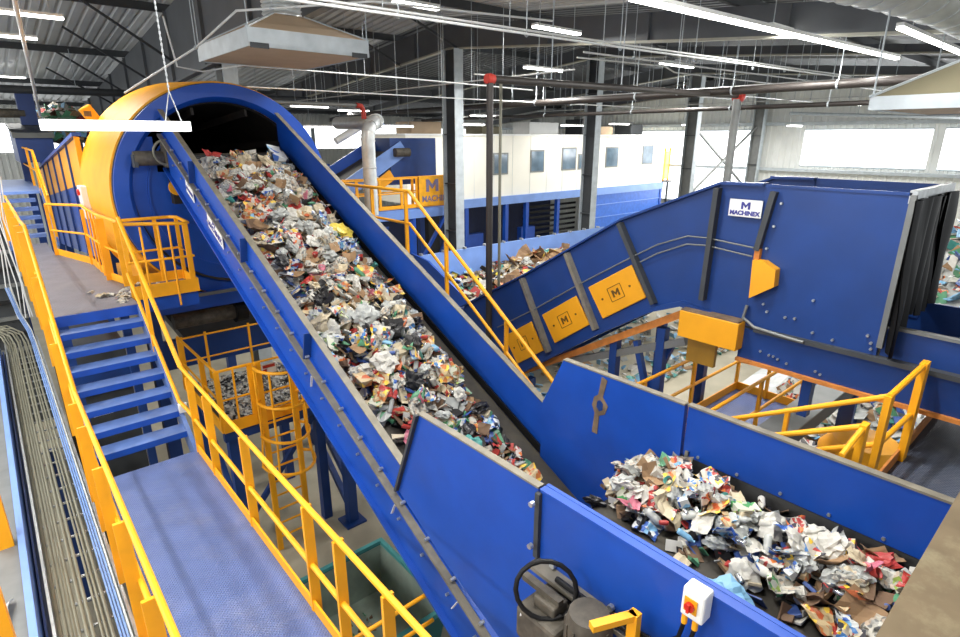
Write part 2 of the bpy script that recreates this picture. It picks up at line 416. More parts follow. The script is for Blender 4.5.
KINDS = {
 'paper_sheet': ('crumpled', 'paper sheet', 'paper', ['white', 'newsprint', 'newsprint', 'red printed', 'blue printed', 'colourful', 'orange printed', 'cream']),
 'cardboard_piece': ('torn', 'cardboard piece', 'cardboard', ['kraft', 'brown', 'orange printed', 'kraft']),
 'carton': ('squashed', 'carton', 'carton', ['white', 'red printed', 'blue printed', 'orange printed', 'green printed', 'cream']),
 'plastic_bottle': ('dented', 'plastic bottle', 'bottle', ['pale grey', 'white', 'green', 'pale grey', 'pale grey', 'light blue']),
 'plastic_bag': ('crumpled', 'plastic bag', 'bag', ['white', 'pale grey', 'pale grey', 'newsprint', 'black', 'pale grey', 'white', 'cream', 'pale grey']),
 'drink_can': ('empty', 'drink can', 'can', ['silver', 'red', 'blue', 'silver']),
 'plastic_cup': ('empty', 'plastic cup', 'cup', ['white', 'teal', 'red', 'cream']),
 'film_wrap': ('loose', 'film wrapper', 'wrapper', ['pale grey', 'colourful', 'blue printed', 'green', 'pink', 'orange', 'pale grey', 'red', 'newsprint', 'pale grey', 'orange printed']),
}
PROTO = {}
def proto(kind, colour, var):
    k = (kind, colour, var)
    if k in PROTO: return PROTO[k]
    rr = random.Random(str(k))
    if kind == 'paper_sheet': b = crumple(6, 6, rr.uniform(.24, .34), rr.uniform(.28, .40), .10, rr.uniform(-.3, .4), rr)
    elif kind == 'cardboard_piece': b = crumple(4, 4, rr.uniform(.26, .40), rr.uniform(.2, .3), .05, rr.uniform(0, .5), rr)
    elif kind == 'carton': b = carton(rr.uniform(.16, .26), rr.uniform(.1, .18), rr.uniform(.06, .12), rr)
    elif kind == 'plastic_bottle': b = bottle(rr.uniform(.045, .065), rr.uniform(.22, .3), rr)
    elif kind == 'plastic_bag': b = blob(rr.uniform(.13, .22), rr.uniform(.12, .18), rr.uniform(.07, .11), .55, rr, 3)
    elif kind == 'drink_can': b = can(rr)
    elif kind == 'plastic_cup': b = cup(rr)
    else: b = crumple(8, 5, rr.uniform(.22, .34), rr.uniform(.14, .2), .13, rr.uniform(-.2, .5), rr)
    o = b.build(kind, WM[colour], None, smooth=(kind in ('plastic_bottle', 'drink_can', 'plastic_cup')))
    me = o.data; bpy.data.objects.remove(o); me['sm'] = kind in ('plastic_bottle', 'drink_can', 'plastic_cup')
    PROTO[k] = me; return me
WEIGHT = [('paper_sheet', 30), ('cardboard_piece', 12), ('carton', 16), ('plastic_bottle', 12), ('plastic_bag', 17), ('drink_can', 5), ('plastic_cup', 5), ('film_wrap', 20)]
def pick(rr, weight=WEIGHT):
    t = rr.uniform(0, sum(w for _, w in weight))
    for k, w in weight:
        t -= w
        if t <= 0: return k
    return weight[-1][0]
def waste(kind, colour, loc, rr, place, group, base=None, scale=1., tilt=.5):
    o = bpy.data.objects.new(kind, proto(kind, colour, rr.randrange(3))); COL.objects.link(o)
    M = (base or Matrix.Identity(3)) @ Matrix.Rotation(rr.uniform(0, 6.28), 3, 'Z') @ Matrix.Rotation(rr.gauss(0, tilt), 3, 'X') @ Matrix.Rotation(rr.gauss(0, tilt), 3, 'Y')
    o.matrix_world = Matrix.Translation(loc) @ M.to_4x4() @ Matrix.Scale(scale*rr.uniform(.8, 1.25), 4)
    st, nm, cat, _ = KINDS[kind]
    o['label'] = '%s %s %s %s' % (st, colour, nm, place); o['category'] = cat; o['group'] = group
    return o
def flakes(name, n, locf, rr, label, size=(.05, .14), mats=None):
    """the fine uncounted scrap between the larger pieces"""
    mats = mats or ['white', 'newsprint', 'brown', 'kraft', 'pale grey', 'black', 'blue', 'red', 'green', 'cream', 'brown', 'black']
    me = bpy.data.meshes.new(name); vs = []; fs = []; mi = []
    for i in range(n):
        p, nrm = locf(rr); w, h = rr.uniform(*size), rr.uniform(*size)
        A = Vector(nrm).to_track_quat('Z', 'Y').to_matrix() @ Matrix.Rotation(rr.uniform(0, 6.28), 3, 'Z') @ Matrix.Rotation(rr.gauss(0, .5), 3, 'X') @ Matrix.Rotation(rr.gauss(0, .5), 3, 'Y')
        o = len(vs); th = rr.uniform(.008, .03)
        loc = [(-w/2, -h/2, 0), (w/2, -h/2*rr.uniform(.6, 1), rr.uniform(-.03, .03)), (w/2*rr.uniform(.5, 1), h/2, 0), (-w/2, h/2, rr.uniform(-.03, .03))]
        vs += [Vector(p)+A @ Vector(q) for q in loc]+[Vector(p)+A @ Vector((q[0], q[1], q[2]-th)) for q in loc]
        q = rr.randrange(len(mats))
        for f in ((0,1,2,3),(7,6,5,4),(0,4,5,1),(1,5,6,2),(2,6,7,3),(3,7,4,0)):
            fs.append(tuple(o+a for a in f)); mi.append(q)
    me.from_pydata(vs, [], fs)
    for k in mats: me.materials.append(WM[k])
    me.polygons.foreach_set('material_index', mi)
    o = bpy.data.objects.new(name, me); COL.objects.link(o)
    return tag(o, label, 'waste', None, 'stuff')
#PART2
# ------------------------------------------------------------------ incline conveyor
XN, XF = 2.47, 4.43
def zt(y): return 4.08+.48*(y-4)
def zb(y): return zt(y)-.70
TH = math.atan(.48); UI = Vector((0, math.cos(TH), math.sin(TH))); NI = Vector((0, -math.sin(TH), math.cos(TH)))
BI = Matrix(((1, 0, 0), (0, math.cos(TH), -math.sin(TH)), (0, math.sin(TH), math.cos(TH))))
inc = thing('incline_conveyor', 'steep blue belt conveyor heaped with waste climbing into the trommel', 'conveyor', (3.45, 6.5, 0))
YB, YT = 1.9, 11.0
for x0, x1, nm in ((XN, XN+.04, 'side_wall'), (XF, XF+.04, 'side_wall')):
    y0 = 3.7
    MB().prism([(y0, zt(y0)), (YT, zt(YT)), (YT, zt(YT)-.5), (y0, zt(y0)-.5)], 'x', x0, x1).build('side_wall', BLUE, inc)
    MB().prism([(YB, zt(YB)-.36), (YT, zt(YT)-.36), (YT, zt(YT)-.94), (YB, zt(YB)-.94)], 'x', x0-.03 if x0 == XN else x0+.02, x1-.02 if x0 == XN else x1+.03).build('stringer', BLUE, inc)
    MB().prism([(3.98, zt(3.98)), (YT, zt(YT)), (YT, zt(YT)+.012), (3.98, zt(3.98)+.012)], 'x', x0-.025, x1+.012).build('top_edge', WEAR, inc, label='worn bare steel top edge')
    f = MB().prism([(YB, zt(YB)-.40), (YT, zt(YT)-.40), (YT, zt(YT)-.37), (YB, zt(YB)-.37)], 'x', *((x0-.10, x0) if x0 == XN else (x1, x1+.10)))
    f.build('stringer_flange', WEAR if x0 == XN else NAVY, inc)
    fb = MB().prism([(YB, zt(YB)-.95), (YT, zt(YT)-.95), (YT, zt(YT)-.92), (YB, zt(YB)-.92)], 'x', *((x0-.09, x0+.04) if x0 == XN else (x1-.04, x1+.09)))
    fb.build('stringer_flange', BLUE, inc)
for y in (9.4, 7.5, 5.75):
    MB().prism([(y, zt(y)), (y+.02, zt(y)), (y+.12, zt(y)-.37), (y+.10, zt(y)-.37)], 'x', XN-.09, XN).build('stiffener', NAVY, inc)
for y in (9.2, 7.4, 5.6):
    MB().prism([(y, zt(y)), (y+.02, zt(y)), (y+.12, zt(y)-.37), (y+.10, zt(y)-.37)], 'x', XF+.04, XF+.13).build('stiffener', NAVY, inc)
MB().prism([(1.8, zb(1.8)), (YT, zb(YT)), (YT, zb(YT)-.03), (1.8, zb(1.8)-.03)], 'x', XN+.05, XF-.01).build('belt', BELT, inc)
MB().prism([(1.8, zb(1.8)-.26), (YT, zb(YT)-.26), (YT, zb(YT)-.23), (1.8, zb(1.8)-.23)], 'x', XN+.06, XF-.02).build('belt', BELT, inc)
for y in (1.85, YT-.05):
    MB().cyl((XN+.05, y, zb(y)-.13), (XF-.01, y, zb(y)-.13), .13).build('pulley', DGREY, inc, smooth=True)
# rubber skirts along the inside walls
MB().prism([(2.6, zb(2.6)+.02), (YT, zb(YT)+.02), (YT, zb(YT)+.12), (2.6, zb(2.6)+.12)], 'x', XF-.02, XF).build('skirt', RUB, inc)
# hopper cheeks round the loading end
MB().prism([(3.62, 4.74), (2.22, 4.74), (2.21, 3.0), (3.3, 3.42), (4.02, 3.78)], 'x', XN-.03, XN+.01).build('hopper_panel', BLUE, inc)
MB().prism([(3.64, 4.74), (2.22, 4.74), (2.22, 4.755), (3.64, 4.755)], 'x', XN-.035, XN+.025).build('hopper_edge', WEAR, inc)
MB().prism([(3.62, 4.74), (3.65, 4.74), (4.05, 3.78), (4.02, 3.78)], 'x', XN-.07, XN+.01).build('hopper_edge', DGREY, inc)
MB().prism([(3.71, 4.70), (2.27, 4.70), (2.24, 2.5), (4.0, 3.30), (4.0, 4.08)], 'x', XF-.03, XF+.03).build('hopper_panel', BLUE, inc)
MB().prism([(3.71, 4.70), (2.27, 4.70), (2.27, 4.715), (3.71, 4.715)], 'x', XF-.035, XF+.035).build('hopper_edge', WEAR, inc)
# taped scuff with the hexagon on the hopper cheek
SC = [(3.19, 4.68), (3.12, 4.66), (3.16, 4.46), (3.09, 4.38), (3.12, 4.28), (3.19, 4.24), (3.20, 4.02), (3.27, 4.02), (3.25, 4.25), (3.29, 4.33), (3.27, 4.43), (3.22, 4.47)]
MB().prism(SC, 'x', XF-.036, XF-.03).build('wear_mark', BROWN, inc)
MB().prism([(3.15, 4.39), (3.15, 4.32), (3.19, 4.29), (3.23, 4.33), (3.22, 4.40), (3.19, 4.42)], 'x', XF-.039, XF-.036).build('wear_mark', NAVY, inc)
for (ya, yb, dz) in ((8.92, 8.36, .50), (9.82, 9.5, .49)):
    t = MB().prism([(ya, zt(ya)-dz+.08), (yb, zt(yb)-dz+.08), (yb, zt(yb)-dz-.18), (ya, zt(ya)-dz-.18)], 'x', XN-.062, XN-.052).build('name_plate', WHITE, inc, label='white maker plate riveted to the blue stringer')
    ym = (ya+yb)/2; w = ya-yb
    text('lettering', 'MACHINEX', frame((XN-.064, ym, zt(ym)-dz-.10), -UI, NI), w*.19, DINK if False else INK, t, .002, .004)
    emblem_M('emblem', frame((XN-.064, ym, zt(ym)-dz+.02), -UI, NI) , w*.2, INK, t, .003)
bl = MB()
for k in range(22):
    y = 2.4+k*.38
    bl.cyl((XN-.075, y, zt(y)-.33), (XN-.03, y, zt(y)-.33), .016, 8)
    bl.cyl((XN-.06, y+.1, zt(y+.1)-.62), (XN-.03, y+.1, zt(y+.1)-.62), .014, 8)
bl.builds('bolt', GALV, inc)
tg = MB()
for y in (3.05, 4.0, 5.65):
    tg.bar((XN-.09, y, zt(y)-.42), (XN-.06, y+.12, zt(y)-.60), .025, .006)
tg.builds('strap_tail', WHITE, inc)
for (x, y) in ((4.1, 8.5), (2.75, 3.3), (4.2, 3.3)):
    zt_ = zt(y)-.95
    MB().box(x-.09, x+.09, y-.09, y+.09, .03, zt_).build('leg', NAVY, inc)
    MB().box(x-.2, x+.2, y-.2, y+.2, 0, .04).build('foot_plate', NAVY, inc)
MB().bar((4.1, 8.5, .25), (4.1, 10.6, 1.9), .1, .1).build('leg_brace', NAVY, inc)
MB().bar((4.1, 8.5, .9), (4.1, 10.6, 2.5), .12, .12).build('leg_brace', NAVY, inc)

# ------------------------------------------------------------------ feed conveyor (bottom right)
ZW, ZF = 4.74, 4.02
fc = thing('feed_conveyor', 'level blue walled conveyor dropping waste onto the steep one', 'conveyor', (3.45, 0, 0))
MB().box(XN-.03, XN+.01, -2.5, 2.2, ZF-.35, ZW).build('side_wall', BLUE, fc)
MB().box(XF, XF+.04, -2.5, 2.25, ZF-.3, ZW-.04).build('side_wall', BLUE, fc)
MB().box(XN-.04, XN+.05, -2.5, 2.2, ZW, ZW+.015).build('top_edge', BLUE, fc)
MB().box(XN+.02, XN+.05, -2.5, 2.2, ZW+.015, ZW+.018).build('wear_strip', BLUE, fc)
MB().box(XF-.02, XF+.05, -2.5, 2.25, ZW-.04, ZW-.022).build('top_edge', WEAR, fc, label='worn bare steel top edge')
MB().prism([(XN+.04, 4.18), (XN+.05, 4.18), (XN+.42, ZF+.02), (XN+.38, ZF+.02)], 'y', -2.5, 2.2).build('skirt', BLUE, fc)
MB().prism([(XF-.01, 4.2), (XF, 4.2), (XF-.06, ZF+.02), (XF-.1, ZF+.02)], 'y', -2.5, 2.3).build('skirt', RUB, fc)
MB().box(XN+.06, XF-.03, -2.5, 2.36, ZF-.02, ZF).build('belt', BELT, fc)
MB().cyl((XN+.06, 2.36, ZF-.16), (XF-.03, 2.36, ZF-.16), .16, 24).build('head_pulley', BELT, fc, smooth=True)
MB().box(XF-.025, XF-.005, 2.19, 2.22, ZF+.02, ZF+.24).build('seam_strip', WEAR, fc)
MB().box(XN-.14, XN-.03, -2.5, 2.2, 4.17, 4.20).build('stringer_flange', WEAR, fc)
MB().box(XN-.05, XN-.03, -2.5, 2.2, 3.6, 4.17).build('stringer', BLUE, fc)
MB().box(XN-.06, XN-.03, 2.185, 2.225, 4.2, 4.72).build('stiffener', DGREY, fc)
bl = MB()
for k in range(9): bl.cyl((XN-.06, 2.05-k*.48, 4.23), (XN-.03, 2.05-k*.48, 4.23), .022, 8)
for z in (4.66, 4.32): bl.cyl((XN-.12, 2.21, z), (XN-.09, 2.21, z), .02, 8)
bl.builds('bolt', GALV, fc)
bl = MB()
for k in range(7): bl.cyl((XF-.014, 2.1-k*.36, 4.24), (XF, 2.1-k*.36, 4.24), .014, 8)
bl.builds('bolt', GALV, fc)
MB().tube([(XN-.12, 1.95, 4.23), (XN-.12, .9, 4.25), (XN-.10, .4, 4.23)], .02).build('cable_run', RUB, fc)
for y in (1.2, -1.8):
    for x in (2.7, 4.3): MB().box(x-.08, x+.08, y-.08, y+.08, 0, ZF-.3).build('leg', NAVY, fc)
for x in (2.7, 4.3): MB().box(x-.06, x+.06, -1.8, 1.2, 3.55, 3.7).build('frame_rail', NAVY, fc)
# drive
gm = thing('gear_motor', 'grimy gear motor bolted below the edge of the level conveyor', 'motor', (2.2, 1.85, 3.9))
MB().box(2.08, 2.40, 1.72, 2.06, 3.86, 4.12).build('gearbox', MOTOR, gm, bevel=.03)
MB().lathe([(0, 0), (.15, 0), (.16, .03), (.16, .1), (.135, .1), (.135, .3), (.12, .36), (0, .36)], (2.22, 1.58, 3.96), 'z', 20).build('motor_body', MOTOR, gm, smooth=True)
fn = MB()
for k in range(12):
    a = k*math.pi/6; fn.bar((2.22+.135*math.cos(a), 1.58+.135*math.sin(a), 4.06), (2.22+.135*math.cos(a), 1.58+.135*math.sin(a), 4.26), .02, .012)
fn.builds('cooling_fin', MOTOR, gm)
MB().box(2.16, 2.30, 1.80, 1.98, 4.12, 4.20).build('terminal_box', MOTOR, gm, bevel=.015)
MB().box(2.20, 2.25, 1.80, 2.12, 4.20, 4.24).build('torque_bracket', MOTOR, gm)
MB().box(2.30, 2.44, 1.7, 2.1, 3.7, 3.9).build('mounting_bracket', NAVY, gm)
gl = MB(); gl.cyl((2.12, 1.98, 4.06), (2.09, 2.02, 4.07), .02, 10)
gl.build('cable_gland', WHITE, gm)
lp = [(2.17+.14*math.cos(a)+.03*math.sin(a), 1.88-.13*math.cos(a)+.04*math.sin(a), 4.30+.18*math.sin(a)) for a in [math.radians(300-k*20) for k in range(19)]]
tag(MB().tube(lp+[(2.26, 1.75, 4.18), (2.38, 1.5, 4.24)], .016, 10).build('power_cable', RUB, None, smooth=True), 'black cable hung in a loop over the gear motor', 'cable')
sb = thing('isolator_switch', 'white switch box with red rotary knob on the blue conveyor wall', 'switch', (2.36, 1.06, 4.5))
MB().box(2.345, 2.44, .975, 1.10, 4.605, 4.785).build('enclosure', WHITE, sb, bevel=.012)
MB().box(2.338, 2.345, 1.01, 1.08, 4.65, 4.735).build('knob_plate', DYEL, sb)
MB().cyl((2.338, 1.045, 4.692), (2.32, 1.045, 4.692), .026, 18).build('rotary_knob', REDK, sb)
MB().bar((2.315, 1.045, 4.667), (2.315, 1.045, 4.717), .014, .014).build('knob_grip', REDK, sb)
gl = MB()
for y in (1.02, 1.08): gl.cyl((2.37, y, 4.60), (2.37, y, 4.54), .016, 10)
gl.builds('cable_gland', YEL, sb)
cb = MB()
for y in (1.02, 1.08): cb.tube([(2.37, y, 4.54), (2.37, y+.02, 4.42), (2.36, y+.12, 4.30), (2.35, y+.5, 4.25)], .012)
cb.builds('cable', RUB, sb)
ar = thing('yellow_hanger_bracket', 'yellow angled bracket standing out from the level conveyor side', 'bracket', (2.2, 1.35, 4.2))
MB().bar((2.05, 1.44, 4.44), (2.30, 1.33, 4.44), .05, .04).build('arm', YEL, ar)
MB().box(2.275, 2.325, 1.30, 1.36, 3.9, 4.46).build('upright', YEL, ar)
MB().box(2.25, 2.45, 1.28, 1.38, 3.86, 3.9).build('foot', YEL, ar)
# dusty cover over the tail
cv = thing('dusty_cover_plate', 'dusty beige steel cover plate across the conveyor in the corner', 'cover', (3.4, -.6, 4.8))
MB().box(2.2, 5.6, -2.4, .34, 4.78, 4.82).build('top_sheet', DUST, cv)
MB().box(2.2, 5.6, .32, .345, 4.70, 4.78).build('folded_edge', GREY, cv)

# ------------------------------------------------------------------ trommel
TC = (3.52, 11.1, 6.02); TR = 1.90
tr = thing('trommel_screen', 'huge yellow trommel drum housing with blue front ring', 'screen', (3.36, 14, 0))
MB().lathe([(TR, 0), (TR, .14), (1.60, .14), (1.63, .06), (1.68, 0)], TC, 'y', 96, closed=True).build('front_ring', BLUE, tr, smooth=True)
MB().lathe([(TR+.01, .10), (TR+.01, .15), (TR-.04, .15), (TR-.04, .10)], TC, 'y', 96, closed=True).build('ring_rim', DGREY, tr, smooth=True)
tilt = Matrix.Translation(TC) @ Matrix.Rotation(-math.radians(5.4), 4, 'X') @ Matrix.Translation(-Vector(TC))
sh = MB().lathe([(TR+.04, .15), (2.16, 2.75), (2.12, 2.75), (TR-.01, .15)], TC, 'y', 96, closed=True)
sh.v = [(x+.12*(y-11.25)/2.6, y, z-.06*(y-11.25)/2.6) for x, y, z in sh.v]
sh.build('drum_hood', YEL, tr, smooth=True)
MB().lathe([(1.60, .13), (1.60, 12), (1.64, 12), (1.64, .13)], TC, 'y', 64, closed=True).xf(tilt).build('drum', DRUM, tr, smooth=True)
lf = MB()
for k in range(10):
    a = k*math.pi/5
    lf.bar((TC[0]+1.50*math.cos(a), 11.3, TC[2]+1.50*math.sin(a)), (TC[0]+1.50*math.cos(a+.8), 20, TC[2]-.9+1.50*math.sin(a+.8)), .05, .12)
lf.builds('drum_lifter', DRUM, tr)
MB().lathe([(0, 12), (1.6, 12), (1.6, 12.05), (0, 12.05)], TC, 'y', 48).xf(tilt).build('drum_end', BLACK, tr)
# front closure plates left, right and below the conveyor
RC = 1.64
def disc_part(x0, x1, z1, n=16):
    lo_, hi_ = [], []
    for k in range(n+1):
        x = x0+(x1-x0)*k/n; h = math.sqrt(max(0, RC**2-(x-TC[0])**2))
        lo_.append((x, TC[2]-h)); hi_.append((x, max(TC[2]-h, min(z1, TC[2]+h))))
    return lo_+hi_[::-1]
MB().prism(disc_part(TC[0]-RC+.004, XN-.13, 7.02), 'y', 11.22, 11.25).build('closure_plate', BLUE, tr)
MB().prism(disc_part(XF+.16, TC[0]+RC-.004, 7.02), 'y', 11.22, 11.25).build('closure_plate', BLUE, tr)
MB().prism(disc_part(XN-.13, XF+.16, 6.44), 'y', 11.22, 11.25).build('closure_plate', BLUE, tr)
MB().lathe([(1.36, -.03), (1.39, -.03), (1.39, 0), (1.36, 0)], (TC[0], 11.22, TC[2]), 'y', 40, math.radians(120), math.radians(262), closed=True).build('closure_rib', BLUE, tr)
# long panelled housing behind
def zs(y, z0): return z0-.099*(y-13.85)
for k in range(6):
    y0 = 13.85+k*1.75; y1 = y0+1.72
    MB().prism([(y0, zs(y0, 7.02)), (y1, zs(y1, 7.02)), (y1, zs(y1, 6.15)), (y0, zs(y0, 6.15))], 'x', 1.57, 1.62).build('upper_panel', YEL, tr)
    MB().prism([(y0, zs(y0, 6.15)), (y1, zs(y1, 6.15)), (y1, zs(y1, 4.6)), (y0, zs(y0, 4.6))], 'x', 1.58, 1.62).build('lower_panel', BLUE, tr)
    MB().prism([(y0, zs(y0, 7.04)), (y0+.06, zs(y0, 7.04)), (y0+.06, zs(y0, 4.6)), (y0, zs(y0, 4.6))], 'x', 1.53, 1.57).build('panel_rib', YEL if k == 0 else NAVY, tr)
MB().prism([(13.8, zs(13.8, 7.03)), (24.4, zs(24.4, 7.03)), (24.4, zs(24.4, 7.10)), (13.8, zs(13.8, 7.10))], 'x', 1.50, 1.66).build('top_rail', BLUE, tr)
MB().prism([(13.85, 6.1), (13.85, 6.95), (24.3, 5.9), (24.3, 5.0)], 'x', 5.2, 5.25).build('upper_panel', YEL, tr)
MB().lathe([(1.68, 13.86), (2.12, 13.86), (2.12, 13.90), (1.68, 13.90)], (TC[0]+.12, 0, TC[2]-.3), 'y', 48, closed=True).build('bulkhead', YEL, tr)
MB().bar((1.80, 13.9, 7.58), (2.22, 13.9, 6.85), .07, .24, (0, 0, 1)).build('lifting_arm', YEL, tr, bevel=.03)
MB().box(1.78, 1.9, 13.855, 13.865, 7.40, 7.5).build('arm_mark', BROWN, tr)
for x in (1.9, 4.9):
    MB().box(x-.12, x+.12, 11.6, 11.84, 0, 4.3).build('leg', NAVY, tr)
    MB().box(x-.12, x+.12, 17.7, 17.94, 0, 4.4).build('leg', NAVY, tr)
    MB().prism([(11.0, 4.12), (24, 3.0), (24, 2.7), (11.0, 3.85)], 'x', x-.1, x+.1).build('base_rail', NAVY, tr)
MB().box(1.9, 4.9, 10.95, 11.10, 3.98, 4.26).build('cross_beam', BLUE, tr)
MB().box(1.9, 4.9, 10.92, 10.95, 4.22, 4.28).build('cross_beam', GREY, tr)
MB().prism([(11.2, 4.9), (13.8, 4.5), (13.8, 4.05), (11.2, 4.3)], 'x', 1.8, 1.84).build('lower_skirt', DYEL, tr)
MX = Matrix.Translation((.14, .72, 0.02))
md = thing('drum_drive_motor', 'grey drive motor lying across the blue ring front', 'motor', (2.25, 10.9, 6.6))
MB().lathe([(0, 0), (.11, 0), (.12, .04), (.12, .4), (.09, .46), (0, .46)], (1.82, 10.22, 6.66), 'x', 18).xf(MX).build('motor_body', MOTOR, md, smooth=True)
MB().box(2.26, 2.42, 10.1, 10.34, 6.5, 6.98).xf(MX).build('gearbox', MOTOR, md, bevel=.03)
MB().box(2.30, 2.42, 10.1, 10.3, 5.9, 6.5).xf(MX).build('reducer_arm', DRUM, md)
MB().box(1.80, 1.86, 10.12, 10.3, 6.52, 6.72).xf(MX).build('terminal_box', DGREY, md)
lp = [(2.30+.2*math.cos(a), 10.1-.02*math.sin(a), 6.75+.2*math.sin(a)) for a in [math.radians(k*18) for k in range(20)]]
MB().tube(lp, .02, 8, closed=True).xf(MX).build('cable_loop', COND, md, smooth=True)
MB().cyl((2.36, 10.08, 6.18), (2.36, 10.05, 6.18), .13, 20).xf(MX).build('guard_disc', DYEL, md)
ct = thing('control_box', 'small white control cabinet fixed to the trommel housing corner', 'cabinet', (1.45, 13.5, 5.6))
MB().box(1.40, 1.58, 13.3, 13.75, 5.5, 6.12).build('cabinet_body', WHITE, ct, bevel=.015)
MB().cyl((1.40, 13.5, 6.0), (1.36, 13.5, 6.0), .06, 12).build('stop_button', REDK, ct)
# dim machinery in the shade below the ring
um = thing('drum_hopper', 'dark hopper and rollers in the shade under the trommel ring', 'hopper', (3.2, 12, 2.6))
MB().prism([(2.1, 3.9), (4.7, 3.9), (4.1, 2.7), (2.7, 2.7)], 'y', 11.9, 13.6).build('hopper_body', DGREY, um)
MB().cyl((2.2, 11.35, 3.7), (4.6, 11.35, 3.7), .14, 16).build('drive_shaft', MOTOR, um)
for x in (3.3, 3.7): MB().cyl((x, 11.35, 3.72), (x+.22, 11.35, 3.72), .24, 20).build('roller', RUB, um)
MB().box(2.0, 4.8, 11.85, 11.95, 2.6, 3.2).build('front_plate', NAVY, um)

# ------------------------------------------------------------------ discharge conveyor with hood (right)
XD, XE = 6.5, 7.95
dc = thing('hooded_conveyor', 'blue conveyor rising from the floor into a tall box hood', 'conveyor', (7.4, 2.5, 0))
prof_top = [(9.9, 2.88), (7.35, 4.30), (6.41, 4.82), (5.48, 5.38), (4.57, 5.93), (3.23, 6.49), (2.74, 6.50)]
prof_bot = [(2.74, 4.92), (3.55, 5.02), (3.98, 4.84), (4.85, 4.27), (5.73, 3.64), (6.95, 2.75), (9.6, 1.25)]
for x0, x1 in ((XD, XD+.04), (XE-.04, XE)):
    MB().prism(prof_top+prof_bot, 'x', x0, x1).build('side_wall', NAVY, dc)
    c = MB()
    for (a, b_), (c1, d1) in zip(prof_top, prof_top[1:]): c.prism([(a, b_), (c1, d1), (c1, d1+.03), (a, b_+.03)], 'x', x0-.06, x1+.04)
    c.build('top_flange', NAVY, dc)
# bottom carry flange
c = MB(); pb = prof_bot
for (a, b_), (c1, d1) in zip(pb, pb[1:]): c.prism([(a, b_), (c1, d1), (c1, d1-.07), (a, b_-.07)], 'x', XD-.07, XD+.04)
c.build('bottom_flange', NAVY, dc)
ribs = [((6.41, 4.79), (5.76, 3.68), WEAR), ((5.48, 5.35), (4.85, 4.30), WEAR), ((4.57, 5.90), (3.93, 4.90), DGREY), ((3.25, 6.45), (3.27, 5.10), DGREY), ((2.61, 6.45), (2.70, 5.80), DGREY)]
for (y0, z0), (y1, z1), m in ribs:
    MB().bar((XD-.05, y0, z0), (XD-.05, y1, z1), .10, .06, (0, 1, 0)).build('rib', m, dc)
pan = [[(5.07, 4.90), (4.34, 5.37), (4.06, 4.95), (4.76, 4.47)], [(5.97, 4.26), (5.27, 4.74), (4.97, 4.34), (5.66, 3.84)], [(6.85, 3.66), (6.19, 4.10), (5.88, 3.66), (6.5, 3.22)]]
for q in pan:
    cy = sum(p[0] for p in q)/4; cz = sum(p[1] for p in q)/4
    q = [(cy+(y-cy)*.97, cz+(z-cz)*.97) for y, z in q]
    pn = MB().prism(q, 'x', XD-.035, XD-.005).build('access_panel', DYEL, dc, bevel=.01, label='amber access panel')
    d = Vector((0, q[1][0]-q[0][0], q[1][1]-q[0][1])).normalized(); nrm = Vector((0, -d.z, d.y))
    if nrm.z < 0: nrm = -nrm
    F = frame((XD-.037, cy, cz), d, nrm)
    emblem_M('emblem', F, .13, DINK, pn, .003)
    fr = MB()
    for (a, c_) in (((-.12, .10), (.12, .10)), ((.12, .10), (.12, -.10)), ((.12, -.10), (-.12, -.10)), ((-.12, -.10), (-.12, .10))): fr.bar((a[0], a[1], 0), (c_[0], c_[1], 0), .008, .006)
    fr.xf(F).build('emblem_border', DINK, pn)
    h = MB()
    for s_ in (-.26, .26): h.cyl(Vector((XD-.035, cy, cz))+d*s_, Vector((XD-.045, cy, cz))+d*s_, .016, 8)
    h.builds('panel_latch', DINK, pn)
MB().tube([(XD-.05, y, z) for y, z in ((7.0, 3.78), (6.1, 4.33), (5.18, 4.94), (4.33, 5.47), (3.96, 5.69), (3.56, 5.85), (3.3, 5.86), (2.75, 5.82))], .010).build('edge_strip', GREY, dc)
MB().tube([(XD-.05, y, z) for y, z in ((4.2, 5.42), (3.96, 5.57), (3.56, 5.75), (3.3, 5.77), (2.75, 5.72))], .010).build('edge_strip', GREY, dc)
# belt inside
bp_ = [(9.7, 2.2), (4.4, 5.6), (3.3, 6.0), (0, 6.0-.6)]
c = MB()
for (a, b_), (c1, d1) in zip(bp_[:2], bp_[1:3]): c.prism([(a, b_-.3), (c1, d1-.3), (c1, d1-.33), (a, b_-.33)], 'x', XD+.05, XE-.05)
c.build('belt', BELT, dc)
# box hood
MB().box(XD-.02, XD+.02, 1.40, 2.73, 4.9, 6.51).build('hood_wall', NAVY, dc)
MB().box(XE-.02, XE+.02, 1.40, 3.3, 5.0, 6.52).build('hood_wall', NAVY, dc)
MB().prism([(XD+.06, 5.9), (XE-.06, 5.9), (XE-.06, 6.40), (XD+.06, 6.30)], 'y', 3.25, 3.3).build('hood_wall', NAVY, dc)
MB().box(XD-.03, XD+.0, 1.40, 2.73, 6.49, 6.52).build('hood_rim', NAVY, dc)
MB().box(XD-.03, XE+.03, 1.36, 1.42, 6.42, 6.54).build('hood_rim', GALV, dc)
MB().box(XD-.04, XD, 1.36, 1.41, 5.0, 6.5).build('hood_rim', GREY, dc)
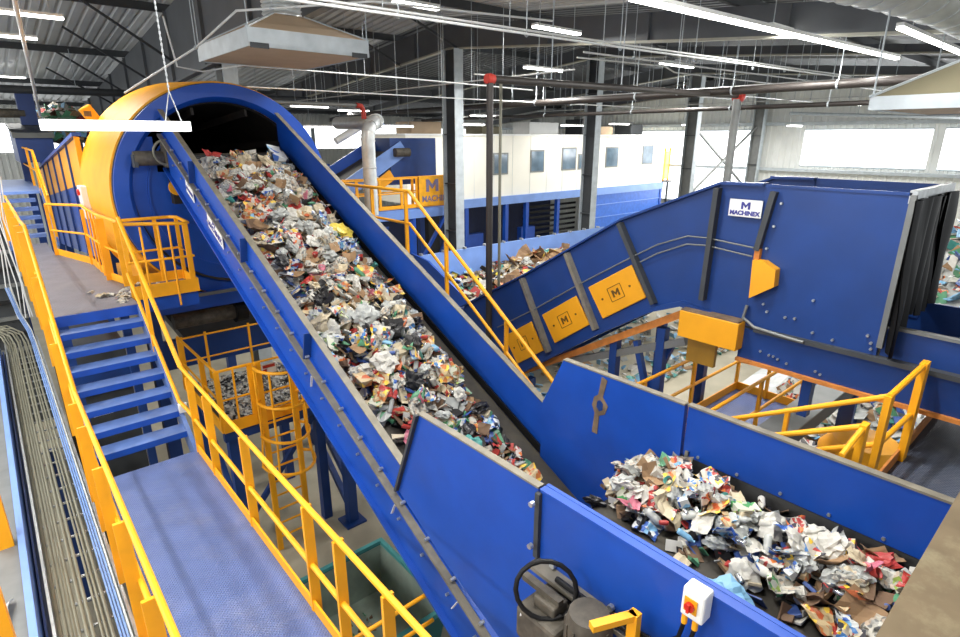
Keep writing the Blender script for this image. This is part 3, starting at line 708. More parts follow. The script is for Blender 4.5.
# lower trough
MB().box(XD-.03, XD+.02, -2.5, 2.76, 4.50, 4.86).build('trough_wall', NAVY, dc)
MB().box(XD+.02, XD+.06, -2.5, 1.38, 4.5, 5.22).build('trough_wall', NAVY, dc)
MB().box(XE, XE+.04, -2.5, 2.76, 4.5, 5.2).build('trough_wall', NAVY, dc)
MB().box(XD-.08, XD+.02, -2.5, 2.6, 4.86, 4.91).build('trough_flange', DGREY, dc)
MB().box(XD-.08, XD+.02, -2.5, 2.76, 4.46, 4.50).build('trough_flange', RUSTO, dc, label='bare rust orange lower flange')
MB().box(XD, XD+.08, -2.5, 1.38, 5.20, 5.23).build('trough_flange', GREY, dc)
MB().box(XD+.05, XE-.02, -2.5, 3.0, 4.7, 4.74).build('belt', BELT, dc)
# rubber curtain in strips
MB().box(XD-.02, XE, 1.40, 1.41, 5.2, 6.46).build('curtain_strip', RUB, dc, label='added black sheet for the darkness between the strips')  # backing sheet added to keep the gaps between strips black
for k, (xa, xb, yo, zl) in enumerate(((XD-.15, XD+.24, 1.33, 4.96), (XD+.18, XD+.52, 1.36, 5.22), (XD+.44, XD+.80, 1.32, 5.24), (XD+.72, XD+1.1, 1.36, 5.2), (XD+1.02, XE+.02, 1.33, 5.22))):
    nx, nz = 12, 10; vs = []
    for j in range(nz+1):
        t = j/nz
        for i in range(nx+1):
            u = i/nx
            f = .02+.035*t
            y = yo-f*math.sin(u*7+k*1.9+t*.8)-.05*t*math.sin(k*2.1+1)-.03*noise.noise(Vector((u*3, t*2, k*7.)))
            xc = (xa+xb)/2; wd = (1-.28*t*(1 if k % 2 else .7)*(k > 0))
            vs.append((xc+(xa-xc+(xb-xa)*u)*wd-(.04*t if k == 0 else 0)+.05*t*math.sin(k*1.7), y, 6.46-(6.46-zl)*t))
    W = nx+1; n0 = len(vs); vs += [(x, y+.012, z) for x, y, z in vs]
    fs = [(j*W+i, j*W+i+1, (j+1)*W+i+1, (j+1)*W+i) for j in range(nz) for i in range(nx)]
    fs += [tuple(n0+q for q in reversed(f)) for f in fs]
    MB().add(vs, fs).build('curtain_strip', RUB, dc, smooth=True, label='hanging black rubber strip')
bl = MB()
for (y, z) in ((2.53, 6.33), (2.57, 6.08), (2.61, 5.83), (2.7, 5.76), (2.55, 5.2), (2.05, 5.35), (2.3, 5.1), (2.2, 5.11), (2.5, 5.12), (2.0, 5.0), (1.8, 4.97), (1.5, 5.1), (1.46, 5.03), (1.45, 4.97), (2.4, 4.62), (2.3, 4.6), (2.5, 4.64), (2.2, 4.58), (1.9, 4.58), (1.85, 4.56), (2.35, 4.62)):
    bl.cyl((XD-.05, y, z), (XD-.02, y, z), .014, 8)
bl.builds('bolt', GALV, dc)
MB().tube([(XD-.06, 2.72, 5.15), (XD-.07, 2.74, 5.0), (XD-.08, 2.6, 4.92), (XD-.09, 2.3, 4.90), (XD-.10, 2.05, 4.89)], .018).build('flex_cable', GREY, dc, smooth=True)
# maker plaque
pl = MB().box(XD-.05, XD-.035, 2.72, 3.09, 6.15, 6.34).build('name_plate', WHITE, dc, label='white maker plaque with blue lettering')
emblem_M('emblem', frame((XD-.052, 2.9, 6.275), (0, -1, 0), (0, 0, 1)), .10, INK, pl, .004)
text('lettering', 'MACHINEX', frame((XD-.052, 2.905, 6.19), (0, -1, 0), (0, 0, 1)), .066, INK, pl, .003, .003)
# pulley guard, chevron shape
MB().prism([(2.70, 5.70), (2.58, 5.70), (2.44, 5.63), (2.43, 5.44), (2.68, 5.26)], 'x', XD-.14, XD-.02).build('pulley_guard', DYEL, dc)
MB().box(XD-.08, XD-.02, 2.66, 2.72, 5.70, 5.82).build('guard_bracket', RUSTO, dc)
# drive guard box
gb = MB().box(6.30, XD-.02, 2.72, 3.47, 4.61, 4.95).build('drive_guard', DYEL, dc, bevel=.01)
MB().box(6.31, XD-.02, 2.73, 3.46, 4.95, 4.97).build('guard_lid', BROWN, gb)
MB().box(6.46, 6.52, 3.03, 3.40, 4.26, 4.62).build('guard_skirt', mat('olive_amber', (150, 112, 30), .6), dc)
# legs and truss
for (y, z) in ((4.60, 4.2), (3.85, 4.55), (6.3, 3.0)):
    for x in (6.62, 7.85): 
        MB().box(x-.06, x+.06, y-.06, y+.06, 0, z).build('leg', NAVY, dc)
MB().bar((6.62, 4.25, 4.25), (6.62, 3.75, 2.7), .08, .08).build('leg_brace', NAVY, dc)
MB().bar((6.70, 3.75, 4.3), (6.70, 4.35, 2.7), .08, .08).build('leg_brace', NAVY, dc)
MB().bar((6.62, 3.5, 4.45), (6.62, 5.4, 3.6), .1, .1).build('frame_rail', GREY, dc)
MB().bar((6.56, 3.4, 4.93), (6.56, 6.6, 2.98), .06, .10).build('return_guard', RUSTO, dc)
MB().box(6.5, 6.62, 1.92, 2.02, 4.0, 4.46).build('hanger', NAVY, dc)
#PART3
# ------------------------------------------------------------------ walkways, stair, rails
def rail(parent, pts, name='handrail', r=.024, m=None): return MB().tube(pts, r, 10).build(name, m or YEL, parent, smooth=True)
def post(parent, x, y, z0, z1, wx=.09, wy=.035, m=None, name='rail_post'):
    b = MB().box(x-wx/2, x+wx/2, y-wy/2, y+wy/2, z0, z1)
    return b.build(name, m or YEL, parent)
ZL, ZU = 3.1, 4.6
XL0, XL1 = .36, 1.44
lw = thing('walkway', 'blue tread plate walkway with yellow handrails at the foot of the stairs', 'walkway', (.9, 4.5, ZL))
MB().box(XL0, XL1, -2.5, 7.35, ZL-.05, ZL).build('deck', DECKB, lw)
MB().box(XL1, XL1+.02, -2.5, 7.35, ZL-.1, ZL+.11).build('toe_board', YEL, lw)
MB().box(XL0-.02, XL0, -2.5, 7.35, ZL-.1, ZL+.11).build('toe_board', YEL, lw)
MB().box(XL0, XL0+.08, -2.5, 7.35, ZL-.25, ZL-.05).box(XL1-.08, XL1, -2.5, 7.35, ZL-.25, ZL-.05).build('support_beam', NAVY, lw)
rail(lw, [(1.47, 7.63, 4.18), (1.47, 4.7, 4.16), (1.47, -2.4, 4.16)]); rail(lw, [(1.47, 7.75, 3.56), (1.47, -2.4, 3.58)], 'mid_rail')
rail(lw, [(.335, 7.6, 4.18), (.335, -2.4, 4.18)]); rail(lw, [(.335, 7.6, 3.6), (.335, -2.4, 3.6)], 'mid_rail')
for y in (7.3, 6.6, 5.35, 3.88, 3.33, 2.64, 1.2, -.4): post(lw, 1.475, y, ZL-.08, 4.15, .085, .03)
for y in (7.3, 6.6, 5.6, 4.6, 3.6, 2.6, 1.0): post(lw, .285, y, ZL-.2, 4.165, .10, .03)
for x in (.45, 1.35):
    for y in (7.2, 1.5): MB().box(x-.06, x+.06, y-.06, y+.06, 0, ZL-.25).build('leg', NAVY, lw)
st = thing('staircase', 'open blue steel stairs with yellow handrails between two walkways', 'stairs', (.9, 8.4, ZL))
RUN = (9.6-7.35)/8
for i in range(1, 8):
    y = 7.35+RUN*i; z = ZL+.1875*i
    tb = MB().box(XL0+.03, XL1-.03, y-.02, y+.25, z-.085, z-.006).build('tread', BLUE, st); MB().box(XL0+.03, XL1-.03, y-.018, y+.25, z-.006, z).build('lit_tread_top', STEPB, tb, label='worn tread top painted paler as if lit')  # tops painted paler than the fronts: lit look in the colour, plus wear
for x0, x1 in ((XL0-.02, XL0+.03), (XL1-.03, XL1+.02)):
    MB().prism([(7.3, ZL-.2), (7.3, ZL+.0), (7.7, ZL+.24), (9.6, ZU+.0), (9.75, ZU-.2), (9.5, ZU-.35), (7.55, ZL-.2)], 'x', x0, x1).build('stringer', STEPB, st)
rail(st, [(1.47, 7.63, 4.18), (1.43, 7.8, 4.5), (1.43, 9.88, 5.87)], r=.03); rail(st, [(1.47, 7.70, 3.56), (1.43, 7.86, 3.62), (1.43, 8.95, 4.32), (1.43, 10.0, 5.0)], 'mid_rail', .026)
rail(st, [(.335, 7.6, 4.18), (.335, 10.2, 5.82)]); rail(st, [(.335, 7.6, 3.6), (.335, 9.9, 5.05)], 'mid_rail')
for y, z in ((8.3, 4.6), (9.3, 5.25)): post(st, .285, y, z-1.25, z, .10, .03)
post(st, 1.43, 8.9, 4.0, 5.2, .05)
MB().box(1.40, 1.50, 7.78, 7.84, 3.48, 3.60).build('splice_clamp', WHITE, st)
tagp = MB().box(.5, .72, 8.30, 8.31, 3.52, 3.60); tag(tagp.build('paper_scrap', WHITE), 'white paper scrap caught on the blue stair treads', 'paper')
uw = thing('walkway', 'grey tread plate walkway beside the trommel at the top of the stairs', 'walkway', (.9, 12, ZU))
MB().prism([(XL0, 9.6), (1.44, 9.6), (1.44, 10.1), (2.42, 10.1), (2.42, 10.95), (1.55, 10.95), (1.40, 11.7), (1.36, 13.4), (.90, 15.2), (.90, 17), (.30, 17), (XL0, 12)], 'z', ZU-.05, ZU).build('deck', DECKG, uw)
MB().box(XL0, 1.44, 9.58, 9.62, ZU-.15, ZU).build('nosing', BLUE, uw)
MB().box(1.44, 2.44, 10.08, 10.10, ZU-.06, ZU+.16).build('toe_board', YEL, uw)
MB().box(2.42, 2.44, 10.1, 10.95, ZU-.06, ZU+.16).build('toe_board', YEL, uw)
MB().box(1.55, 2.44, 10.95, 10.97, ZU-.06, ZU+.16).build('toe_board', YEL, uw)
MB().prism([(1.40, 11.7), (1.36, 13.4), (.90, 15.2), (.92, 15.2), (1.38, 13.42), (1.42, 11.7)], 'z', ZU, ZU+.13).build('toe_board', YEL, uw)
MB().prism([(1.56, 10.95), (1.40, 11.7), (1.42, 11.7), (1.58, 10.95)], 'z', ZU, ZU+.13).build('toe_board', YEL, uw)
MB().box(1.45, 2.42, 10.14, 10.2, ZU-.3, ZU-.05).build('edge_beam', BLUE, uw)
RT = 5.68
rail(uw, [(1.43, 9.88, 5.86), (1.47, 10.15, 5.74), (2.36, 10.10, RT), (2.43, 10.17, RT), (2.43, 10.85, RT+.02), (2.33, 10.95, RT+.02), (1.56, 10.95, RT+.02)], r=.028)
rail(uw, [(1.47, 10.10, 5.14), (2.43, 10.10, 5.14), (2.43, 10.95, 5.16), (1.56, 10.95, 5.16)], 'mid_rail', .02)
rail(uw, [(1.56, 10.95, RT), (1.38, 11.7, RT+.06), (1.36, 13.4, RT+.08), (.92, 15.0, RT)], r=.026)
rail(uw, [(1.56, 10.95, 5.14), (1.40, 11.7, 5.2), (1.36, 13.4, 5.2), (.92, 15.0, 5.14)], 'mid_rail', .02)
for x, y, w in ((1.48, 10.12, .06), (2.36, 10.10, .07), (2.43, 10.3, .05), (2.43, 10.9, .06), (1.56, 10.95, .15), (1.40, 11.65, .12), (1.36, 13.4, .06), (.92, 15.0, .06), (2.1, 10.95, .06)): post(uw, x, y, ZU, RT, w)
ib = MB()
for x in (1.72, 1.97): ib.cyl((x, 10.10, ZU), (x, 10.10, RT), .016, 8)
for y in (12.1, 12.5, 12.9): ib.cyl((1.38, y, ZU), (1.38, y, RT+.05), .016, 8)
ib.cyl((2.12, 10.08, ZU-.25), (2.12, 10.08, RT), .016, 8)
ib.builds('infill_bar', YEL, uw)
rail(uw, [(.335, 10.2, 5.82), (.335, 11.5, 5.75), (.335, 16.8, 5.75)]); rail(uw, [(.335, 10.0, 5.15), (.335, 16.8, 5.15)], 'mid_rail')
for y in (10.2, 11.0, 12.2, 13.6, 15.2): post(uw, .285, y, ZU-.3, 5.74, .10, .03)
for x in (.5, 1.3):
    for y in (10.2, 14.5): MB().box(x-.06, x+.06, y-.06, y+.06, 0, ZU-.05).build('leg', NAVY, uw)
fs = thing('staircase', 'second blue stair flight climbing to a pale platform at far left', 'stairs', (.6, 18, ZU))
for i in range(1, 6):
    MB().box(.32, .95, 17+.25*i-.02, 17+.25*i+.26, ZU+.19*i-.08, ZU+.19*i).build('tread', STEPB, fs)
MB().box(.2, 1.15, 18.5, 24, ZU+1.05, ZU+1.12).build('landing', PALEB, fs)
for x in (.22, 1.12):
    rail(fs, [(x, 16.9, ZU+1.1), (x, 18.4, ZU+2.1), (x, 24, ZU+2.15)]); rail(fs, [(x, 17.0, ZU+.5), (x, 18.4, ZU+1.6), (x, 24, ZU+1.65)], 'mid_rail')
    for y, z in ((17.0, ZU), (18.5, ZU+1.0), (20.5, ZU+1.05), (23.5, ZU+1.05)): post(fs, x, y, z, z+1.1, .06)
    MB().prism([(16.95, ZU-.1), (16.95, ZU+.1), (18.5, ZU+1.2), (18.5, ZU+.95)], 'x', x-.02, x+.02).build('stringer', STEPB, fs)
    for y in (18.7, 23.5): MB().box(x-.05, x+.05, y-.05, y+.05, 0, ZU+1.05).build('leg', NAVY, fs)
rr = random.Random(3)
for k in range(28):
    x, y = rr.uniform(1.0, 2.3), rr.uniform(9.75, 10.9)
    if x > 1.5 and y < 10.15: y = 10.4
    o = waste('paper_sheet', rr.choice(['white', 'cream', 'newsprint']), (x, y, ZU+.012), rr, 'dropped on the grey walkway by the yellow railing', 'paper scraps on the upper walkway', None, .42, .08)

# cable tray
tray = thing('cable_tray', 'long ladder cable tray packed with grey conduits left of the stairs', 'cable tray', (0, 8, 2.75))
MB().box(-.32, -.295, 1, 15.4, 2.70, 2.84).build('side_rail', GALV, tray)
MB().box(.235, .26, 1, 15.4, 2.70, 2.82).build('side_rail', GALV, tray)
rg = MB()
for k in range(34): rg.box(-.295, .235, 1+k*.4, 1.03+k*.4, 2.71, 2.73)
rg.builds('tray_rung', GALV, tray)
xs = [-.272, -.238, -.204, -.17, -.136, -.08, -.045, .01, .04, .085]
for i, x in enumerate(xs):
    r = [.018, .016, .017, .016, .016, .018, .016, .012, .012, .016][i]; e = 15.2+.14*(i % 4)
    MB().tube([(x, 1, 2.755), (x+.01*math.sin(i), 6, 2.755), (x, e-.8, 2.755), (x-.01, e-.3, 2.83), (x-.06, e, 2.95), (x-.22, e+.25, 3.02), (x-.6, e+.4, 3.0), (x-1.4, e+.5, 2.9)], r, 8).build('conduit', COND, tray, smooth=True)
for i, x in enumerate((.135, .16, .185, .21)):
    MB().tube([(x, 1, 2.75), (x+.005, 7, 2.75), (x, 15.0, 2.76), (x-.02, 15.4, 2.95), (x-.12, 15.6, 3.3), (x-.2, 15.7, 3.9)], .010, 6).build('cable', CONDB if i < 3 else CONDW, tray, smooth=True)
hv = thing('white_cable_bundle', 'bundle of white cables rising at the far end of the cable tray', 'cable', (.2, 13.9, 3))
for k in range(7):
    x = .02+.045*k
    MB().tube([(x+.03*math.sin(k*2), 15.6, 3.2), (x-.07*math.cos(k), 15.9, 3.9), (x+.06*math.sin(k*3), 16.0, 4.6), (x-.04, 16.2, 5.3), (x+.05, 16.4, 6.2)], .012, 6).build('cable', CONDW, hv, smooth=True)
for y in (3, 9.5): tag(MB().box(-.05, .05, y-.05, y+.05, 0, 2.70).build('tray_support', NAVY), 'navy post carrying the conduit tray', 'post', 'posts under the cable tray')

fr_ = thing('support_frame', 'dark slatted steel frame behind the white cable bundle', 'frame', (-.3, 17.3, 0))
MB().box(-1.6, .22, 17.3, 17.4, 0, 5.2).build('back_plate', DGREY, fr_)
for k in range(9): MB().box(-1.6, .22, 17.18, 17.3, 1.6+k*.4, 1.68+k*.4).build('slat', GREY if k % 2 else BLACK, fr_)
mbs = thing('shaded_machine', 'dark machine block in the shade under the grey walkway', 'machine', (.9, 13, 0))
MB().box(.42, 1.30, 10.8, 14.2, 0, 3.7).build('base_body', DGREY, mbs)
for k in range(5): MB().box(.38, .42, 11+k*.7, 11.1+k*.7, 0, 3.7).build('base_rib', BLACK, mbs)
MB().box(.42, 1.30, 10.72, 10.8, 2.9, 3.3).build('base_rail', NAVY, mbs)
# sorting conveyor on the far left
so = thing('sorting_conveyor', 'blue edged waste conveyor at the extreme left beyond the cable tray', 'conveyor', (-1, 7, 0))
MB().box(-.46, -.40, 1, 15, 2.2, 3.0).build('side_wall', PALEB, so)
MB().box(-.38, -.36, 1, 15, 2.2, 2.7).build('side_wall', NAVY, so)
MB().box(-.64, -.46, 1, 15, 2.86, 2.90).build('side_ledge', GREY, so)
MB().box(-2.0, -.62, 1, 15, 2.66, 2.70).build('belt', BELT, so)
for y in (2, 8, 14):
    MB().box(-.6, -.48, y-.06, y+.06, 0, 2.66).build('leg', NAVY, so)
    MB().box(-1.9, -1.78, y-.06, y+.06, 0, 2.66).build('leg', NAVY, so)
for y, z in ((7.0, 3.9), (4.9, 3.95)):
    MB().box(-.64, -.50, y-.06, y+.06, 2.9, z).build('guard_post', YEL, so)
rr = random.Random(5)
flakes('loose_waste', 500, lambda r: ((r.uniform(-1.6, -.66), r.uniform(4, 14), 2.72+r.random()*.1), (0, 0, 1)), rr, 'fine mixed scrap on the belt at the extreme left')
for k in range(40):
    kd = pick(rr); cl = rr.choice(KINDS[kd][3])
    waste(kd, cl, (rr.uniform(-1.2, -.72), rr.uniform(4.5, 12), 2.84+rr.random()*.1), rr, 'on the left edge conveyor', 'waste on the left edge conveyor')

# ladder platform below the stairs
lp_ = thing('ladder_platform', 'littered low platform with yellow railings beneath the trommel', 'platform', (3, 9.8, 2.55))
X0, X1, Y0, Y1, ZP = 2.15, 3.95, 8.75, 11.0, 2.55
MB().box(X0, X1, Y0, Y1, ZP-.05, ZP).build('deck', DECKG, lp_)
MB().box(X0, X1, Y0-.03, Y0, ZP-.06, ZP+.13).build('toe_board', YEL, lp_)
MB().box(X0-.03, X0, Y0, Y1, ZP-.06, ZP+.13).build('toe_board', YEL, lp_)
MB().box(X0, X1, Y0+.03, Y0+.13, ZP-.25, ZP-.05).build('edge_beam', NAVY, lp_)
rail(lp_, [(X0, Y1, 3.52), (X0, Y0, 3.55), (2.68, Y0, 3.55)]); rail(lp_, [(3.34, Y0, 3.55), (X1, Y0, 3.55)]); rail(lp_, [(2.68, Y0, 3.55), (3.34, Y0, 3.55)], r=.018)
rail(lp_, [(X0, Y1, 3.05), (X0, Y0, 3.05), (2.68, Y0, 3.05)], 'mid_rail', .018)
rail(lp_, [(X0, 10.9, 3.5), (X1, 10.9, 3.5)], r=.018); rail(lp_, [(X0, 10.9, 3.05), (X1, 10.9, 3.05)], 'mid_rail', .016)
for x, y, w in ((X0, Y0, .08), (X0, Y0+.8, .08), (X0, Y1-.15, .1), (2.66, Y0, .08), (3.36, Y0, .08), (X1, Y0, .08), (2.6, 10.9, .04), (3.4, 10.9, .04), (2.4, Y0, .025)): post(lp_, x, y, ZP, 3.55, w)
for x in (2.3, 3.8):
    for y in (8.95, 10.7): MB().box(x-.08, x+.08, y-.08, y+.08, 0, ZP-.05).build('leg', NAVY, lp_)
MB().bar((2.3, 8.95, .4), (2.3, 10.7, 2.3), .08, .08).build('leg_brace', NAVY, lp_); MB().bar((2.3, 8.95, .5), (3.8, 8.95, 2.3), .08, .08).build('leg_brace', NAVY, lp_)
sg = MB().box(2.86, 3.10, Y0+.03, Y0+.04, 3.30, 3.47).build('warning_sign', WHITE, lp_, label='small white warning plate with red mark')
MB().box(2.88, 3.08, Y0+.024, Y0+.03, 3.40, 3.45).box(2.88, 2.94, Y0+.024, Y0+.03, 3.32, 3.38).build('sign_print', RED, sg)
cl_ = thing('caged_ladder', 'yellow caged ladder dropping from the low platform to the floor', 'ladder', (3.02, 8.6, 0))
for x in (2.75, 3.29): MB().box(x-.045, x+.045, 8.60, 8.66, 0, 3.6).build('stile', YEL, cl_)
for k in range(11): MB().cyl((2.77, 8.63, .25+k*.28), (3.27, 8.63, .25+k*.28), .019, 8).build('rung', YEL, cl_)
ang = [math.radians(180+k*15) for k in range(13)]
for z, rr_ in ((3.55, .37), (2.95, .37), (2.35, .38), (1.8, .42)):
    MB().tube([(2.72, 8.63, z)]+[(3.02+rr_*math.cos(a), 8.52+rr_*1.35*math.sin(a), z) for a in ang]+[(3.32, 8.63, z)], .026, 8).build('cage_hoop', YEL, cl_, smooth=True)
for k in (0, 3, 6, 9, 12):
    a = ang[k]; MB().tube([(3.02+(.37)*math.cos(a), 8.52+.37*1.35*math.sin(a), 3.55), (3.02+.37*math.cos(a), 8.52+.37*1.35*math.sin(a), 2.35), (3.02+.42*math.cos(a), 8.52+.42*1.35*math.sin(a), 1.8)], .019, 6).build('cage_strip', YEL, cl_)
rr = random.Random(11)
flakes('platform_litter', 900, lambda r: ((r.uniform(X0+.1, X1-.1), r.uniform(Y0+.1, Y1-.1), ZP+.03+r.random()*.03), (0, 0, 1)), rr, 'pale paper litter carpeting the low ladder platform', (.03, .09), ['white', 'newsprint', 'pale grey', 'black', 'pale grey', 'white', 'newsprint', 'black', 'white'])

# teal waste bin
bn = thing('waste_bin', 'open teal steel waste bin standing on the concrete floor', 'bin', (2.7, 5.5, 0))
def shell(x0, x1, y0, y1, z0, z1, tp, th):
    a = [(x0+tp, y0+tp, z0), (x1-tp, y0+tp, z0), (x1-tp, y1-tp, z0), (x0+tp, y1-tp, z0)]; b = [(x0, y0, z1), (x1, y0, z1), (x1, y1, z1), (x0, y1, z1)]
    c = [(x0+th, y0+th, z1), (x1-th, y0+th, z1), (x1-th, y1-th, z1), (x0+th, y1-th, z1)]; d = [(x0+tp+th, y0+tp+th, z0+th), (x1-tp-th, y0+tp+th, z0+th), (x1-tp-th, y1-tp-th, z0+th), (x0+tp+th, y1-tp-th, z0+th)]
    vs = a+b+c+d; fs = [(3, 2, 1, 0), (12, 13, 14, 15)]
    for i in range(4):
        j = (i+1) % 4; fs += [(i, j, 4+j, 4+i), (4+i, 4+j, 8+j, 8+i), (8+i, 8+j, 12+j, 12+i)]
    return MB().add(vs, fs)
shell(2.0, 3.42, 4.60, 6.20, .12, 1.30, .16, .02).build('bin_body', TEAL, bn)
shell(2.025, 3.395, 4.625, 6.175, .62, 1.29, .10, .01).build('bin_lining', TEALI, bn)
shell(1.97, 3.45, 4.69, 6.35, 1.30, 1.40, .0, .06).build('rim', TEAL, bn) if False else None
rm = MB()
rm.box(1.97, 3.45, 4.56, 4.62, 1.28, 1.35).box(1.97, 3.45, 6.18, 6.24, 1.28, 1.35).box(1.97, 2.03, 4.62, 6.18, 1.28, 1.35).box(3.39, 3.45, 4.62, 6.18, 1.28, 1.35)
rm.build('rim', mat('teal_rim', (70, 150, 150), .5), bn)
MB().box(2.3, 2.45, 4.9, 5.9, 0, .13).box(2.95, 3.1, 4.9, 5.9, 0, .13).build('skid', TEAL, bn)
flakes('bin_litter', 60, lambda r: ((r.uniform(2.35, 3.0), r.uniform(5.0, 5.8), .645), (0, 0, 1)), rr, 'few dusty crumbs of scrap in the bottom of the teal bin', (.02, .07), ['cream', 'green', 'kraft', 'brown'])
tg_ = thing('bin_guard_rail', 'two thin yellow bars slanting over the corner of the teal bin', 'rail', (2.4, 3.9, 2.6))
for dz in (0, -.35): MB().cyl((1.5, 3.6, 2.85+dz), (2.5, 3.6, 2.85+dz), .02).build('bar', YEL, tg_)
MB().box(1.46, 1.52, 3.56, 3.64, 2.4, 3.0).build('bracket', YEL, tg_)

# right-hand walkway, stairs and platform between the conveyors
rw = thing('grating_walkway', 'dark tread plate walkway with yellow railing at right edge', 'walkway', (6, 0, 4))
MB().box(4.55, 6.45, -2, 1.0, 3.95, 4.0).build('deck', DECKD, rw)
MB().box(6.45, 8.2, -2, 1.0, 3.95, 4.0).build('deck', DECKD, rw)
MB().box(5.35, 8.2, .98, 1.0, 3.9, 4.12).build('toe_board', RUSTO, rw)
rail(rw, [(5.35, 1.0, 4.95), (6.32, .97, 5.0)], r=.026); rail(rw, [(5.35, 1.0, 4.5), (6.32, .97, 4.5)], 'mid_rail')
post(rw, 5.38, 1.0, 4.0, 4.96, .12, .05); post(rw, 6.30, .97, 4.0, 5.02, .14, .06)
post(rw, 4.88, 1.02, 4.0, 4.86, .10, .05); rail(rw, [(4.88, 1.02, 4.84), (4.5, 1.04, 4.72)], r=.022)
for x in (4.7, 6.3):
    for y in (.8, -1.5): MB().box(x-.06, x+.06, y-.06, y+.06, 0, 3.95).build('leg', NAVY, rw)
rs = thing('yellow_side_stairs', 'short stairs with yellow handrails behind the level conveyor wall', 'stairs', (5, 1.8, 3))
for i in range(1, 5): MB().box(4.8, 5.36, 1.0+.38*i, 1.26+.38*i, 4.0-.2*i-.04, 4.0-.2*i).build('tread', DECKG, rs)
rail(rs, [(5.38, 1.0, 4.95), (5.40, 2.1, 4.32), (5.40, 2.75, 3.95)], r=.024); rail(rs, [(4.88, 1.02, 4.84), (4.85, 1.9, 4.36), (4.82, 2.7, 3.95)], r=.024)
rail(rs, [(5.38, 1.0, 4.5), (5.40, 2.7, 3.5)], 'mid_rail'); 
for x in (4.77, 5.39): MB().prism([(1.0, 3.8), (1.0, 4.0), (2.75, 3.05), (2.75, 2.85)], 'x', x-.02, x+.02).build('stringer', YEL, rs)
post(rs, 5.40, 1.75, 3.6, 4.52, .05)
rp = thing('yellow_railed_platform', 'pale blue platform with yellow railings under the hooded conveyor', 'platform', (6.7, 3.2, 3))
MB().box(4.6, 8.9, 2.75, 3.72, 2.95, 3.0).build('deck', DECKB, rp)
MB().box(4.6, 8.9, 3.72, 3.74, 2.9, 3.13).build('toe_board', YEL, rp); MB().box(8.88, 8.9, 2.75, 3.72, 2.9, 3.13).build('toe_board', YEL, rp); MB().box(5.45, 8.9, 2.73, 2.75, 2.9, 3.13).build('toe_board', YEL, rp)
rail(rp, [(4.6, 3.74, 3.95), (8.88, 3.74, 3.95), (8.88, 2.74, 3.95), (5.45, 2.74, 3.95)]); rail(rp, [(4.6, 3.74, 3.5), (8.88, 3.74, 3.5), (8.88, 2.74, 3.5), (5.45, 2.74, 3.5)], 'mid_rail')
for x, y in ((6.1, 3.74), (7.4, 3.74), (8.88, 3.74), (8.88, 3.25), (8.88, 2.74), (7.3, 2.74), (5.45, 2.74)): post(rp, x, y, 3.0, 3.95, .07)
for x in (4.8, 8.7):
    for y in (2.9, 3.6): MB().box(x-.05, x+.05, y-.05, y+.05, 0, 2.95).build('leg', NAVY, rp)
bm_ = thing('grey_box_beam', 'dusty dark grey box beam under the hooded conveyor', 'beam', (7, 2.2, 3.6))
MB().box(5.75, 9.5, 2.05, 2.35, 3.5, 3.72).build('beam_body', DGREY, bm_); MB().box(5.75, 9.5, 2.03, 2.37, 3.72, 3.74).build('beam_cap', GREY, bm_)
MB().box(5.9, 6.0, 2.1, 2.3, 0, 3.5).box(9.2, 9.3, 2.1, 2.3, 0, 3.5).build('leg', NAVY, bm_)
yl = thing('yellow_lift_machine', 'yellow rounded machine hood parked under the right walkway railing', 'machine', (8.3, 1.9, 0))
MB().lathe([(0, 0), (.5, 0), (.55, .1), (.55, .7), (.4, .9), (0, .95)], (8.6, 1.75, 2.1), 'z', 24).build('hood', YEL, yl, smooth=True)
MB().box(7.8, 9.3, 1.3, 2.0, .5, 2.1).build('body', DGREY, yl)
MB().box(7.9, 9.2, 1.35, 1.95, 0, .5).build('chassis', BLACK, yl)

# ------------------------------------------------------------------ waste bunker, floor heaps
bk = thing('waste_bunker', 'pale blue steel bunker around the cardboard heap', 'bunker', (12.5, 13, 0))
MB().box(8.7, 17.4, 13.0, 13.06, 0, 3.82).build('back_wall', PALEB, bk)
MB().prism([(9.4, 0), (13.0, 0), (13.0, 3.95), (12.2, 3.85), (9.4, 2.62)], 'x', 8.66, 8.72).build('side_wall', BLUE, bk)
bl = MB()
for k in range(11): bl.box(9+k*.8, 9.06+k*.8, 12.96, 13.08, 3.82, 3.88)
bl.builds('edge_clip', GALV, bk)
def mound(name, x0, x1, y0, y1, hf, label, m, seed):
    nx, ny = 28, 20; rr = random.Random(seed); vs = []
    for j in range(ny+1):
        for i in range(nx+1):
            x, y = x0+(x1-x0)*i/nx, y0+(y1-y0)*j/ny
            z = max(.0, hf(x, y))+.12*noise.noise(Vector((x*2, y*2, seed)))
            vs.append((x, y, max(.01, z)))
    W = nx+1; fs_ = [f for f in [(j*W+i, j*W+i+1, (j+1)*W+i+1, (j+1)*W+i) for j in range(ny) for i in range(nx)] if max(vs[q][2] for q in f) > .02]
    return tag(MB().add(vs, fs_).build(name, m), label, 'waste', None, 'stuff')
hp = lambda x, y: 3.0+.30*math.exp(-((x-13.6)**2/3))-.30*(12.8-y)
mound('waste_heap', 8.75, 17.3, 9.2, 12.98, hp, 'packed lower mass of the heap inside the pale blue bunker', WM['brown'], 3)
rr = random.Random(21)
def onh(r):
    x, y = r.uniform(8.9, 17.2), r.uniform(9.6, 12.85); return (x, y, hp(x, y)+r.uniform(0, .15)), (0, -.3, 1)
flakes('heap_litter', 1500, onh, rr, 'mixed scrap strewn over the bunker heap', (.08, .3), ['white', 'newsprint', 'light blue', 'pale grey', 'kraft', 'teal', 'cream', 'brown', 'white', 'yellow', 'red', 'black'])
